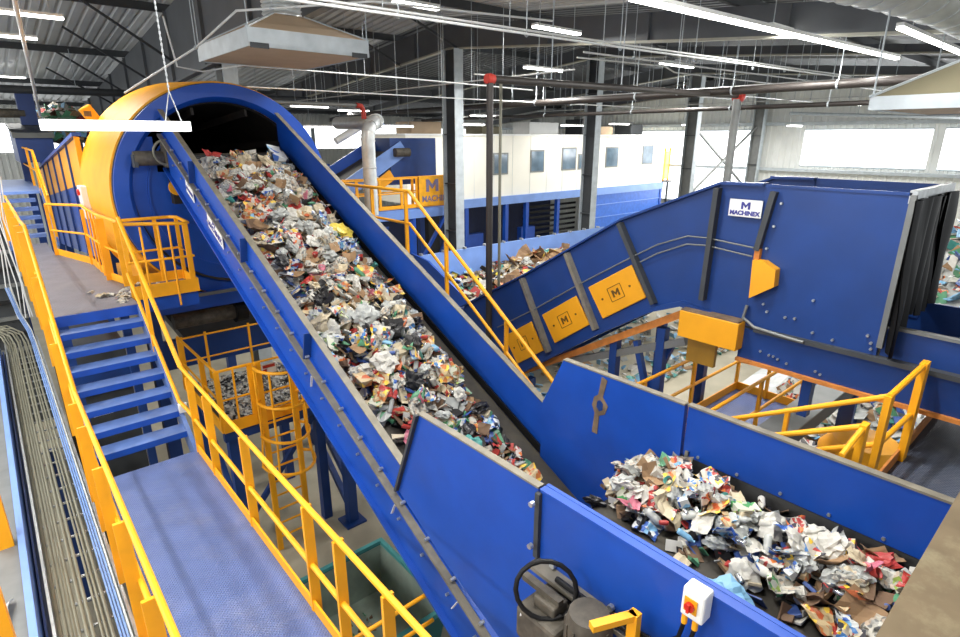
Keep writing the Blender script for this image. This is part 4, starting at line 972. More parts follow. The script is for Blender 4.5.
for k in range(46):
    x, y = rr.gauss(13.4, 1.1), rr.uniform(11.4, 12.7); x = min(max(x, 11.4), 16.5)
    waste('cardboard_piece', rr.choice(['kraft', 'kraft', 'brown', 'orange printed']), (x, y, hp(x, y)+.12), rr, 'piled against the pale blue bunker wall', 'cardboard in the bunker heap', None, 1.5, .5)
for k in range(40):
    x, y = rr.uniform(9.0, 12.8), rr.uniform(10.4, 12.7); kd = pick(rr)
    waste(kd, rr.choice(KINDS[kd][3]), (x, y, hp(x, y)+.15), rr, 'in the left part of the bunker heap', 'loose waste in the bunker heap', None, 1.3, .6)
def floorlit(r):
    x = r.uniform(9, 21); return (x, 8.2+ (r.random()**1.5)*4.2, .04+r.random()*.1), (0, 0, 1)
flakes('floor_litter', 650, floorlit, rr, 'blue and white litter scattered on the concrete floor below the hooded conveyor', (.08, .32), ['white', 'light blue', 'teal', 'pale grey', 'white', 'newsprint', 'light blue', 'kraft'])
hq = lambda x, y: 6.0*math.exp(-((x-19)**2/22+(y-1.5)**2/9))-.1
mound('plastic_heap', 11.5, 27, -5, 6.5, hq, 'packed core of the tall plastics heap behind the black curtain', WM['pale grey'], 5)
def onq(r):
    x, y = r.uniform(12, 24), r.uniform(-2, 5); return (x, y, hq(x, y)+r.uniform(0, .2)), (-.5, 0, 1)
flakes('plastic_litter', 3500, onq, rr, 'tall heap of blue and white plastic scrap behind the black curtain', (.12, .4), ['white', 'light blue', 'pale grey', 'newsprint', 'teal', 'kraft', 'green', 'blue', 'white', 'red printed'])

# ------------------------------------------------------------------ cream sorting cabin
cbn = thing('sorting_cabin', 'long cream control cabin with small windows on a blue steel base', 'cabin', (23, 20, 0))
CX0, CX1, CY0, CY1, CZ0, CZ1 = 13.3, 32.3, 20., 23.5, 4.36, 7.1
MB().box(CX0, CX1, CY0, CY1, CZ0, CZ1).build('cabin_wall', CABW, cbn)
MB().box(CX0-.1, CX1+.1, CY0-.1, CY1+.1, CZ1, CZ1+.07).build('cabin_roof', WHITE, cbn)
pj = MB()
for k in range(1, 16): pj.box(CX0+k*1.2, CX0+k*1.2+.02, CY0-.012, CY0, CZ0, CZ1)
pj.builds('panel_joint', WALLW, cbn)
for x0, x1, z0, z1 in ((18.05, 19.0, 5.36, 6.34), (20.5, 21.48, 5.38, 6.44), (22.8, 23.93, 5.4, 6.53), (24.1, 24.72, 5.4, 6.2), (26.45, 27.58, 5.43, 6.53), (29.95, 31.05, 5.5, 6.6), (15.2, 16.2, 5.36, 6.34)):
    w = MB().box(x0, x1, CY0-.03, CY0-.005, z0, z1).build('window', GREY, cbn)
    MB().box(x0+.07, x1-.07, CY0-.036, CY0-.03, z0+.07, z1-.07).build('pane', GLASS, w)
MB().box(CX0, CX1, CY0-.15, CY0+.1, 3.98, CZ0).build('base_beam', PALEB, cbn)
MB().box(25.4, CX1, CY0-.05, CY0+.05, 0, 3.98).build('base_panel', mat('mid_blue_panel', (52, 104, 198), .45), cbn)
sl = MB()
for k in range(5): sl.box(25.4, CX1, CY0-.08, CY0-.05, .6+k*.7, .64+k*.7)
sl.builds('panel_fold', PALEB, cbn)
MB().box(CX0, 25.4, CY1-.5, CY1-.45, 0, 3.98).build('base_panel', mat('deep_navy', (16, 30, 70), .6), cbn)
for x in (13.5, 16.4, 18.9, 20.3, 22.6, 25.3, 32.2): MB().box(x-.1, x+.1, CY0-.1, CY0+.1, 0, 3.98).build('base_post', BLUE, cbn)
for x0, x1 in ((16.6, 18.0), (20.6, 21.6)): MB().box(x0, x1, CY0+.6, CY0+.9, .3, 2.6).build('switch_locker', BLUE, cbn)
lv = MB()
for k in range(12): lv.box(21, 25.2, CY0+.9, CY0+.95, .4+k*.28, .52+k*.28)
lv.builds('dark_slat', BLACK, cbn)  # black slats added to stand in for the dark opening below the cabin
MB().bar((14.2, 20.3, .3), (16.2, 20.3, 3.9), .12, .12).build('base_brace', NAVY, cbn)
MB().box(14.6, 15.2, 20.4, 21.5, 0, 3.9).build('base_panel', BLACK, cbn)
for i, (x, y, w, h, m, lb) in enumerate(((15, 21.5, 1.6, .5, KRAFTH, 'beige ventilation unit on the cabin roof above its left end'), (18.5, 21.2, 1.2, .35, OLIVE, 'olive ventilation unit on the cabin roof above the first window'), (22.5, 21.6, 2.2, .6, WHITE, 'white ventilation unit on the cabin roof near its middle'), (25.6, 21.3, .9, .8, DGREY, 'dark roof fan on the cream cabin'), (27.3, 21.6, 2.0, .45, KRAFTH, 'beige roof duct box on the right half of the cabin'), (30.4, 21.4, 1.2, .6, DGREY, 'dark roof unit at the right end of the cabin'))):
    u = thing('roof_unit', lb, 'ventilation unit', (x, y, 7.17))
    MB().box(x-w/2, x+w/2, y-.6, y+.6, 7.17, 7.17+h).build('unit_casing', m, u, bevel=.03)
    MB().lathe([(0, 0), (.3, 0), (.3, .12), (.1, .16), (0, .16)], (x, y, 7.17+h), 'z', 16).build('fan_cowl', GREY, u, smooth=True)
yg = thing('yellow_gate', 'yellow safety gate on the landing past the cabin end', 'gate', (33, 20.5, 4.4))
for x in (32.6, 33.15, 33.7): MB().box(x-.05, x+.05, 20.4, 20.5, 4.4, 6.4).build('gate_post', YEL, yg)
MB().box(32.6, 33.7, 20.42, 20.46, 4.5, 6.2).build('gate_panel', mat('pale_yellow', (250, 206, 110), .5), yg)
MB().box(32.35, 33.9, 20.2, 23, 4.3, 4.4).build('landing', DGREY, yg)
MB().box(32.5, 32.6, 20.4, 20.5, 0, 4.3).box(33.7, 33.8, 20.4, 20.5, 0, 4.3).build('leg', DGREY, yg)

# blue chute machine and sign platform left of the cabin
bc = thing('blue_chute', 'blue inclined chute and hopper box behind the yellow sign platform', 'chute', (10, 17, 5))
MB().box(10.35, 12.2, 16.5, 18.2, 5.5, 7.0).build('hopper_box', NAVY, bc)
MB().prism([(7.6, 5.2), (10.7, 6.9), (11.0, 6.5), (8.0, 4.8)], 'y', 16.4, 16.44).build('chute_side', PALEB, bc)
MB().prism([(6.6, 5.0), (10.3, 6.95), (10.4, 6.6), (6.9, 4.7)], 'y', 17.6, 17.64).build('chute_side', BLUE, bc)
MB().prism([(7.0, 4.9), (10.6, 6.7), (10.65, 6.65), (7.05, 4.85)], 'y', 16.44, 17.6).build('chute_floor', BELT, bc)
MB().prism([(9.2, 5.4), (10.2, 6.0), (10.4, 5.7), (9.5, 5.2)], 'y', 16.34, 16.40).build('guard', DYEL, bc)
MB().box(9.3, 9.75, 16.30, 16.34, 5.55, 5.8).build('name_plate', WHITE, bc)
MB().cyl((10.4, 16.3, 6.55), (10.95, 16.3, 6.55), .14, 14).build('drive_motor', MOTOR, bc)
MB().box(9, 9.2, 17, 17.2, 0, 5.6).box(11.8, 12, 17, 17.2, 0, 5.5).build('leg', NAVY, bc)
MB().box(5.6, 8.0, 19, 19.1, 4.6, 7.0).build('back_plate', NAVY, bc)
sp_ = thing('sign_platform', 'yellow railed platform carrying a big yellow maker sign behind a column', 'platform', (10, 16, 4.8))
MB().box(7.2, 12.4, 15.75, 16.25, 4.7, 4.8).build('deck', PALEB, sp_)
MB().box(7.2, 12.4, 15.70, 15.75, 4.45, 4.75).build('edge_beam', PALEB, sp_)
MB().box(7.2, 12.4, 15.70, 15.72, 4.8, 4.92).build('toe_board', YEL, sp_)
sgn = MB().box(10.83, 12.4, 15.60, 15.64, 4.85, 5.80).build('sign_panel', mat('sign_yellow', (236, 168, 30), .45), sp_, label='yellow sign with violet block lettering')
emblem_M('emblem', frame((11.36, 15.595, 5.50), (1, 0, 0), (0, 0, 1)), .50, PALEINK, sgn, .006)
text('lettering', 'MACHINEX', frame((11.62, 15.595, 5.06), (1, 0, 0), (0, 0, 1)), .27, PALEINK, sgn, .004, .006)
rail(sp_, [(7.2, 15.7, 5.75), (10.85, 15.7, 5.75)]); rail(sp_, [(7.2, 15.7, 5.3), (10.85, 15.7, 5.3)], 'mid_rail'); rail(sp_, [(7.2, 16.25, 5.75), (12.4, 16.25, 5.75)]); rail(sp_, [(7.2, 16.25, 5.3), (12.4, 16.25, 5.3)], 'mid_rail')
for x, y in ((7.2, 15.7), (7.8, 15.7), (8.6, 15.7), (9.4, 15.7), (10.2, 15.7), (10.8, 15.7), (7.2, 16.25), (8.2, 16.25), (9.6, 16.25), (11.0, 16.25)): post(sp_, x, y, 4.8, 5.75, .09)
for x in (7.4, 10.6, 12.3): MB().box(x-.08, x+.08, 15.8, 15.96, 0, 4.7).build('leg', BLUE, sp_)
MB().bar((10.6, 15.85, 2.4), (12.2, 15.85, 4.6), .1, .1).build('leg_brace', BLUE, sp_)
ls = thing('yellow_railed_stairs', 'long stairs with yellow handrails running down behind the steep conveyor', 'stairs', (5, 6, 3))
MB().box(4.62, 5.4, 8.0, 11.0, 5.0, 5.06).build('landing', DECKG, ls)
for i in range(14):
    y = 8.0-.26*i; z = 5.06-.18*i
    MB().box(4.66, 5.30, y-.26, y, z-.20, z-.16).build('tread', DECKG, ls)
for x in (4.64, 5.32): MB().prism([(8.0, 4.7), (8.0, 5.05), (4.2, 2.42), (4.2, 2.1)], 'x', x-.02, x+.02).build('stringer', PALEB if x < 5 else NAVY, ls)
rail(ls, [(5.34, 10.5, 6.14), (5.34, 8.0, 6.16), (5.34, 4.4, 3.66)], r=.03); rail(ls, [(5.34, 10.5, 5.62), (5.34, 8.0, 5.62), (5.34, 4.4, 3.2)], 'mid_rail', .025)
rail(ls, [(4.66, 10.5, 5.9), (4.66, 8.3, 5.9), (4.66, 6.8, 4.9)], 'handrail', .025)
for y, z0, z1 in ((10.5, 5.06, 6.14), (9.2, 5.06, 6.14), (8.1, 5.0, 6.16), (7.0, 4.3, 5.45), (5.6, 3.35, 4.48), (4.45, 2.6, 3.68)): post(ls, 5.34, y, z0, z1, .06)
for y in (8.3, 9.3, 10.5): post(ls, 4.66, y, 5.06, 5.9, .06)
for y in (8.2, 10.8): MB().box(5.2, 5.35, y, y+.15, 0, 5.0).build('leg', NAVY, ls)
MB().box(4.7, 5.3, 4.2, 4.5, 0, 2.2).build('leg', NAVY, ls)
#PART4
# ------------------------------------------------------------------ overhead services
def lamp(p, q, label, drop=None, w=.16, mat_=None, power=0, hang=True, group=None):
    """strip lamp from p to q with housing, glowing tube cover and hanger rods"""
    p, q = Vector(p), Vector(q); c = (p+q)/2
    t = thing('strip_lamp', label, 'lamp', tuple(c), group)
    MB().bar(p, q, w, .05).build('lamp_housing', WHITE, t)
    z = Vector((0, 0, -.045))
    MB().bar(p+z, q+z, w*.8, .04).build('lamp_tube', mat_ or LAMP, t)
    if hang:
        for f in (.12, .88):
            a = p.lerp(q, f); MB().cyl(a, (a.x, a.y, zroof(a.y)-.1), .008, 6).build('hanger_rod', GALVP, t)
    if power:
        L = bpy.data.lights.new('lamp_light', 'AREA'); L.shape = 'RECTANGLE'; L.size = (q-p).length; L.size_y = w; L.energy = power; L.color = (1, .985, .95)
        o = bpy.data.objects.new('lamp_light', L); COL.objects.link(o); o.location = c+Vector((0, 0, -.075)); o.rotation_euler = (0, 0, math.atan2((q-p).y, (q-p).x))
    return t
PW = 120
# near hung lamp
nl = thing('hanging_lamp', 'white hanging box lamp crossing in front of the trommel ring', 'lamp', (1.05, 6.2, 7.1))
MB().box(.47, 1.63, 6.12, 6.28, 7.06, 7.15).build('lamp_body', LAMPL, nl, bevel=.008)
ch = MB()
for x, zt2 in ((1.50, 9.6),):
    ch.tube([(x-.07, 6.2, 7.15), (x, 6.2, 7.42), (x, 6.2, zt2)], .005, 6).tube([(x+.07, 6.2, 7.15), (x, 6.2, 7.42)], .005, 6)
    for k in range(40): ch.box(x-.008, x+.008, 6.194, 6.206, 7.45+k*.05, 7.475+k*.05)
ch.build('chain', GALV, nl)
for y in (1.5, 5.5, 9.5, 13.5):
  for x in (-3, -6):
    lamp((x, y, 8.3), (x, y+1.8, 8.3), 'added fill strip lamp left of the frame', power=PW*1.5, w=.5, group='added fill lamps left of the frame')  # unseen fill lamps, added to brighten the deck and left-facing walls
for x, y in ((11, 5), (14, 9), (12, 12)): lamp((x, y, 8.9), (x+1.5, y, 8.9), 'added fill strip lamp above the littered floor behind the hooded conveyor', power=PW*2, group='added fill lamps above the littered floor')  # extra lamps put in to brighten the floor below
for y in (3, 9, 14, 19): lamp((28, y, 8.4), (29.6, y, 8.4), 'added fill strip lamp near the window wall', power=PW*1.6, group='added fill lamps near the window wall')  # added row of lamps that lifts the right-hand wall
lamp((6.0, 4.32, 8.55), (14.3, 3.85, 8.55), 'long bright strip lamp row under the roof at upper right', w=.10, power=PW*1.5)
lamp((10.4, 2.85, 8.55), (15.5, 2.85, 8.55), 'bright strip lamp row partly behind the silver duct', w=.10, power=PW*1.2)
lamp((.2, 14.2, 9.2), (1.8, 14.2, 9.2), 'strip lamp at upper left nearest the roof edge', power=PW)
lamp((.2, 17.4, 9.2), (1.62, 17.4, 9.2), 'second strip lamp down the white roof at left', power=PW)
lamp((.4, 28.6, 9.2), (2.05, 28.6, 9.2), 'third and farthest strip lamp over the left end', power=PW)
for i, (x, y, z) in enumerate(((9.5, 22, 8.2), (12.5, 24, 8.2), (15.5, 18.5, 7.9), (13.0, 16.6, 7.5), (17.5, 23, 8.0), (21, 18.5, 7.6), (24, 18, 7.7), (30, 12, 7.6), (29, 17, 7.7), (8.6, 19, 7.4), (11.2, 18.6, 7.45))):
    lamp((x, y, z), (x+1.5, y, z), 'small strip lamp glowing above the cabin and far machinery', w=.18, power=PW*.6, group='strip lamps over the far machinery')
for i, (x, y) in enumerate(((2.5, -1.5), (7.5, -1.5), (5.2, 2.2), (6.4, 9.5), (4.0, 4.6), (1.2, 2.5), (10.5, 9.5), (3.2, -4.5))):
    lamp((x-.75, y, 9.35), (x+.75, y, 9.35), 'added fill strip lamp under the roof above the conveyors', power=PW*1.6, group='added fill lamps over the conveyors')  # general fill light added overhead, built as strip lamps

def spiral_duct(b, pts, r, n=20): return b.tube(pts, r, n)
def arc(c, r, a0, a1, u, v, n=8):
    c, u, v = Vector(c), Vector(u), Vector(v)
    return [c+u*r*math.cos(a0+(a1-a0)*k/n)+v*r*math.sin(a0+(a1-a0)*k/n) for k in range(n+1)]
# extraction hood over the incline top
def hood(name, label, x0, x1, y0, y1, z0, z1, za, ax, ay, r, top, sc):
    h = thing(name, label, 'hood', ((x0+x1)/2, (y0+y1)/2, z0))
    b = MB()
    for a in ((x0, x1, y0, y0+.02), (x0, x1, y1-.02, y1), (x0, x0+.02, y0+.02, y1-.02), (x1-.02, x1, y0+.02, y1-.02)): b.box(*a, z0, z1)
    b.build('hood_rim', GALVP, h)
    MB().box(x0+.03, x1-.03, y0+.03, y1-.03, z0+.01, z0+.03).build('hood_liner', KRAFTH, h)
    q = r*.9
    MB().add([(x0, y0, z1), (x1, y0, z1), (x1, y1, z1), (x0, y1, z1), (ax-q, ay-q, za), (ax+q, ay-q, za), (ax+q, ay+q, za), (ax-q, ay+q, za)], [(0,1,5,4), (1,2,6,5), (2,3,7,6), (3,0,4,7), (4,5,6,7)]).build('hood_cone', top, h)
    e = MB()
    for x in (x0, x1):
        for y in (y0, y1): e.bar((x, y, z1), (ax+(q if x == x1 else -q), ay+(q if y == y1 else -q), za), .05, .02)
    e.builds('seam_trim', GALVP, h)
    for x in (x0+.02, x1-.02):
        for y in (y0+.02, y1-.02): MB().cyl((x, y, z0), (x, y, zroof(y)-.15), .009, 6).build('hanger_rod', GALVP, h)
    cl = MB().box(x0+.02, x0+.28, y0-.012, y0, z0-.02, z0+.05).box(x1-.3, x1-.04, y0-.012, y0, z0-.02, z0+.05); cl.builds('clip_plate', DGREY, h)
    return h
hood('extraction_hood', 'beige and silver extraction hood hung over the top of the conveyor', 3.13, 5.0, 8.45, 10.75, 8.2, 8.44, 8.78, 4.05, 9.4, .28, KRAFTH, 1)
d = thing('hood_duct', 'short silver flexible duct rising from the extraction hood', 'duct', (4.05, 9.4, 8.8))
pts = [(4.05, 9.4, 8.78), (4.05, 9.4, 9.1)]+[tuple(p) for p in arc((4.45, 9.4, 9.1), .4, math.pi, math.pi/2, (1, 0, 0), (0, 0, 1), 6)]+[(6, 9.4, 9.5)]
MB().tube(pts, .28, 24).build('duct_body', DUCT, d, smooth=True)
rg = MB()
for k in range(6): rg.lathe([(.28, 0), (.30, .02), (.28, .04)], (4.05, 9.4, 8.8+k*.055), 'z', 24)
rg.builds('duct_ring', DUCT, d)
hood('extraction_hood', 'olive topped white rimmed extraction hood at right above the blue box hood', 7.0, 9.2, -.4, 2.05, 7.27, 7.40, 7.95, 8.0, .9, .2, OLIVE, 1)
d = thing('spiral_duct', 'big silver spiral duct crossing the upper right corner', 'duct', (7, 2.6, 8.7))
dp = [(4.6, 2.9, 8.62), (5.9, 2.45, 8.58), (7.0, 2.05, 8.52), (8.0, 1.75, 8.44), (9.2, 1.6, 8.36), (11.5, 1.5, 8.25)]
MB().tube(dp, .34, 28).build('duct_body', DUCT, d, smooth=True)
rg = MB()
for a, c in zip(dp, dp[1:]):
    a, c = Vector(a), Vector(c); k = int((c-a).length/.22)
    for i in range(k):
        p = a.lerp(c, i/k); u = (c-a).normalized(); rg.cyl(p-u*.012, p+u*.012, .352, 28)
rg.builds('spiral_seam', DUCT, d)
for a in (dp[1], dp[3], dp[4]): MB().cyl(a, (a[0], a[1], zroof(a[1])), .012, 6).build('hanger_rod', GALVP, d)
d = thing('elbow_duct', 'silver duct elbow dropping behind the yellow stairs', 'duct', (8.2, 14, 6))
pts = [(8.10, 14, 4.95), (8.10, 14, 6.95), (8.13, 14, 7.15), (8.22, 14.02, 7.32), (8.38, 14.1, 7.42), (8.55, 14.25, 7.44), (8.66, 14.5, 7.42), (8.72, 15, 7.42), (8.9, 17.2, 7.45)]
MB().tube(pts, .185, 18).build('duct_body', DUCT, d, smooth=True)
for p, q in zip(pts[1:7], pts[2:8]):
    p, q = Vector(p), Vector(q); u = (q-p).normalized()
    MB().cyl(p-u*.015, p+u*.015, .20, 18).build('duct_ring', DUCT, d)
MB().lathe([(.185, 0), (.20, .02), (.185, .04)], (8.10, 14, 6.2), 'z', 18).build('duct_ring', DUCT, d)
tag(MB().cyl((9.2, 18, 6.9), (10.5, 18, 7.55), .12, 14).build('vent_pipe', WHITE, None, smooth=True), 'cream slanting vent pipe beside the tall column top', 'pipe')

# sprinkler pipes
def pipe(name, label, pts, r, m, hang=None, cat='pipe', rod=.010):
    t = thing(name, label, cat, tuple(pts[0]))
    MB().tube(pts, r, 12).build('pipe_run', m, t, smooth=True)
    for h in hang or ():
        MB().cyl(h, (h[0], h[1], zroof(h[1])-.1), rod, 6).build('hanger_rod', GALVP, t)
        MB().lathe([(r+.008, -.02), (r+.016, 0), (r+.008, .02)], h, 'y', 14).build('clamp', GALVP, t)
    return t
t = pipe('sprinkler_main', 'brown sprinkler main joining two risers across the hall', [(6.25, 6.95, 7.86), (9, 7, 7.90), (14.4, 7.05, 7.98)], .06, PIPE, [(7.6, 6.97, 7.88), (9.6, 7, 7.91), (11.6, 7.02, 7.94), (13.4, 7.04, 7.96)])
MB().lathe([(0, -.07), (.07, -.07), (.08, 0), (.07, .07), (0, .07)], (6.2, 6.95, 7.86), 'x', 16).build('coupling', RED, t)
MB().lathe([(0, -.1), (.13, -.1), (.15, 0), (.13, .1), (0, .1)], (14.45, 7.05, 7.96), 'x', 16).build('coupling', RED, t)
tag(MB().cyl((6.2, 6.95, 0), (6.2, 6.95, 7.84), .055, 14).build('sprinkler_riser', PIPE, None, smooth=True), 'brown vertical sprinkler riser in front of the yellow railed stairs', 'pipe')
tag(MB().cyl((14.4, 7.05, 0), (14.4, 7.05, 7.9), .10, 14).build('sprinkler_riser', GREY, None, smooth=True), 'dark grey vertical riser behind the blue box hood', 'pipe')
tag(MB().cyl((7.03, 7.6, 0), (7.03, 7.6, 8.0), .026, 10).build('thin_conduit', COND, None, smooth=True), 'thin grey conduit drop right of the brown riser', 'conduit')
pipe('sprinkler_pipe', 'thick dark sprinkler pipe running level above the cabin', [(13, 24, 7.98), (13, -3, 8.0)], .085, PIPE, [(13, y, 8.0) for y in (20, 16.5, 12.5, 9, 6.5, 4.4)])
pipe('sprinkler_pipe', 'lower dark sprinkler pipe just under the thick one', [(15, 22, 7.72), (15, -3, 7.74)], .055, PIPE, [(15, y, 7.73) for y in (19, 14, 10.5, 7.5, 5.2)])
pipe('sprinkler_pipe', 'dark grey pipe crossing below the white roof at upper left', [(0, 24, 8.45), (14, 24, 8.55)], .12, DGREY, [(3, 24, 8.48), (6, 24, 8.5), (9, 24, 8.52)])
t = pipe('sprinkler_pipe', 'grey pipe ending in a red elbow above the silver duct elbow', [(4, 14.6, 7.85), (8.2, 14.6, 7.85)], .045, GREY, [(5, 14.6, 7.85), (7, 14.6, 7.85)])
MB().tube([(8.15, 14.6, 7.85), (8.3, 14.6, 7.83), (8.36, 14.6, 7.72), (8.36, 14.6, 7.5)], .07).build('elbow', RED, t, smooth=True, label='red painted elbow')
for z, y0, lab in ((8.52, 6.75, 'upper white conduit of the pair crossing below the rafters'), (8.40, 6.4, 'lower white conduit of the pair crossing below the rafters')):
    pipe('white_conduit', lab, [(2.4, y0+.05, z), (9, y0-.35, z), (17.5, y0-1.1, z)], .018, CONDW, [(x, y0-.04*(x-3.4), z) for x in (4.2, 6.3, 8.4, 10.6, 12.8, 15)], 'conduit', .007)
pipe('white_conduit', 'bent white conduit looping past the extraction hood at left', [(2.2, 12, 7.75), (2.75, 9.5, 8.25), (3.0, 8.4, 8.6), (4.6, 7.6, 8.8), (7.5, 6.9, 8.8)], .016, CONDW, [(2.75, 9.5, 8.25), (3.4, 8.2, 8.65)], 'conduit', .007)
pipe('white_conduit', 'white conduit sagging across the top of the trommel', [(2.8, 11.2, 8.9), (2.9, 11.2, 8.15), (3.3, 11.2, 8.1), (4.0, 11.2, 8.25), (7.5, 11.2, 8.25), (11.5, 11.2, 8.2)], .015, CONDW, [(4.6, 11.2, 8.25), (6.5, 11.2, 8.25), (8.5, 11.2, 8.24)], 'conduit', .006)
pipe('white_conduit', 'white conduit level with the red riser coupling', [(4.5, 12.5, 8.0), (11, 12.5, 8.0), (19, 12.5, 8.05)], .015, CONDW, [(5.5+1.3*k, 12.5, 8.0) for k in range(9)], 'conduit', .006)
pipe('white_conduit', 'white conduit bending down from the middle column top', [(12.4, 10.5, 9.0), (16.2, 10.3, 9.05), (16.6, 10.2, 8.9), (24, 9.8, 8.9)], .022, CONDW, [(13.5, 10.45, 9.0), (15, 10.4, 9.02), (18, 10.1, 8.9), (20.5, 10, 8.9), (22.6, 9.9, 8.9)], 'conduit', .008)
pipe('white_conduit', 'white conduit stepping along toward the window wall', [(11, 13, 8.7), (17.5, 13, 8.75), (17.9, 13, 8.6), (25, 12.6, 8.6), (25.6, 12.5, 8.75), (33, 12.2, 8.75)], .024, CONDW, [(12.6, 13, 8.71), (14.6, 13, 8.72), (16.4, 13, 8.74), (19.6, 12.9, 8.6), (22, 12.8, 8.6), (24, 12.7, 8.6), (28, 12.4, 8.75), (31, 12.3, 8.75)], 'conduit', .009)
pipe('white_conduit', 'long white conduit right of the strip lamp row ending near the hood', [(10, 8.3, 8.7), (22, 7.0, 8.6), (33, 6.8, 8.6)], .02, CONDW, [(11.5, 8.1, 8.69), (14, 7.9, 8.67), (16.5, 7.6, 8.65), (19, 7.3, 8.62), (24, 7, 8.6), (28, 6.9, 8.6)], 'conduit', .008)
pipe('white_conduit', 'white conduit running away along the hall above the yellow stairs', [(9.4, 22, 8.3), (9.4, 8, 8.3)], .014, CONDW, [(9.4, 9+1.1*k, 8.3) for k in range(11)], 'conduit', .007)
pipe('white_conduit', 'white conduit running away along the hall in front of the cabin roof', [(16.2, 22, 8.35), (16.2, 5, 8.35)], .016, CONDW, [(16.2, 6+1.2*k, 8.35) for k in range(13)], 'conduit', .008)
pipe('white_conduit', 'white conduit running away above the cross brace', [(22.5, 22, 8.3), (22.5, 5, 8.3)], .020, CONDW, [(22.5, 6+1.2*k, 8.3) for k in range(13)], 'conduit', .010)
pipe('grey_cable_duct', 'pale horizontal cable duct above the window band', [(20, 8, 7.75), (33, 3.5, 7.7)], .05, GALVP, [(23, 7, 7.74), (27, 5.6, 7.72)], 'conduit', .008)
pipe('white_drop_tube', 'pale slanting tube hanging down at the far left', [(.75, 9.5, 9.6), (1.6, 20.5, 7.6)], .035, CONDW, None, 'pipe')

# far left infeed
inf = thing('infeed_chute', 'dark blue infeed chute at the far upper left beyond the trommel', 'chute', (1.5, 24, 6))
MB().prism([(22, 6.3), (22, 7.15), (24.5, 7.4), (24.5, 6.3)], 'x', 1.0, 1.9).build('chute_body', NAVY, inf)
MB().prism([(22, 7.15), (21.9, 7.0), (24.4, 7.45), (24.5, 7.4)], 'x', .95, 1.95).build('chute_rim', GREY, inf)
MB().box(1.35, 1.8, 24, 24.4, 7.4, 8.4).build('mast', NAVY, inf); MB().cyl((.8, 24.1, 7.75), (1.5, 24.1, 7.75), .14, 14).build('drive_motor', MOTOR, inf)
MB().box(1.05, 1.25, 23, 23.2, 0, 6.3).box(1.7, 1.9, 23, 23.2, 0, 6.3).build('leg', NAVY, inf)
MB().prism([(24.3, 6.0), (24.3, 7.3), (34, 8.3), (34, 7.4)], 'x', 1.95, 2.0).prism([(24.3, 6.0), (24.3, 7.3), (34, 8.3), (34, 7.4)], 'x', 3.6, 3.65).build('infeed_wall', PALEB, inf)
MB().prism([(23, 6.9), (34, 8.0), (34, 7.95), (23, 6.85)], 'x', 2.0, 3.6).build('infeed_belt', BELT, inf)
MB().box(2.0, 2.2, 30, 30.2, 0, 7.4).box(3.4, 3.6, 30, 30.2, 0, 7.4).build('leg', NAVY, inf)
rr = random.Random(33)
flakes('infeed_waste', 500, lambda r: (lambda x, y: ((x, y, 6.95+.1*(y-23)+r.random()*.9*(1-abs(x-2.8)/1.0)), (0, -.4, 1)))(r.uniform(2.05, 3.5), r.uniform(23.2, 29)), rr, 'mixed waste on the far infeed belt at upper left', (.15, .4), ['white', 'light blue', 'green', 'kraft', 'red', 'brown', 'newsprint', 'green'])
for i, (x, y, w, h) in enumerate(((5.0, 30, 3, 5.5), (9, 33, 4, 4.5), (6.5, 26, 2, 6))):
    m_ = thing('machine_tower', ['dark blue machine tower far behind the trommel', 'blue far machine block below the end glow strip', 'navy baler housing behind the blue chute'][i], 'machine', (x, y, 0))
    MB().box(x-w/2, x+w/2, y-1, y+1, 0, h).build('machine_body', NAVY, m_, bevel=.05)
    MB().box(x-w/2-.1, x+w/2+.1, y-1.1, y+1.1, h, h+.12).build('machine_top', BLUE, m_)
    MB().box(x-w/4, x+w/4, y-1.04, y-1, h*.3, h*.7).build('machine_door', PALEB, m_)

# ------------------------------------------------------------------ waste on the two belts
rr = random.Random(101)
GI = 'waste on the steep conveyor'
def hh(x, y):
    w = (x-(XN+XF)/2+.05)/((XF-XN)/2-.06)
    e = max(0, 1-abs(w)**2.5)
    full = min(1, max(.25, (y-3.4)/2.6))
    return .02+.27*e*full
def onI(r):
    y = r.uniform(3.1, 10.3); lo = XN+.12 if y > 6 else XN+.12+.62*(6-y)/2.4
    hi = XF-.10-(0 if y > 9 else .2*(9-y)/4 if y > 5 else .22)
    if y < 5.2 and r.random() < .4: y += 2
    x = r.uniform(lo, hi)
    return x, y
def onIf(r):
    x, y = onI(r); return Vector((x, y, zb(y)))+NI*(hh(x, y)*r.uniform(.3, .9)+.01), NI
flakes('fine_waste', 2600, onIf, rr, 'fine dark scrap filling the gaps of the steep conveyor load', (.05, .2), ['brown', 'kraft', 'black', 'newsprint', 'pale grey', 'black', 'brown', 'cream', 'blue', 'green', 'red', 'white'])
def place_i(x, y):
    a = 'topmost on' if y > 9.4 else 'high on' if y > 7.3 else 'halfway up' if y > 5.4 else 'low on'
    s = 'by its near wall' if x < 3.0 else 'by its far wall' if x > 3.85 else 'mid belt'
    return a+' the steep conveyor '+s
for k in range(760):
    x, y = onI(rr)
    if k < 50: y = rr.uniform(9.3, 10.35); x = rr.uniform(XN+.15, XF-.15)
    if y < 5.4 and rr.random() < .3: continue
    kd = pick(rr); cl = rr.choice(KINDS[kd][3])
    p = Vector((x, y, zb(y)))+NI*(hh(x, y)+rr.uniform(-.05, .07)+.03)
    waste(kd, cl, p, rr, place_i(x, y), GI, BI, .64 if y > 5 else .56, .5)
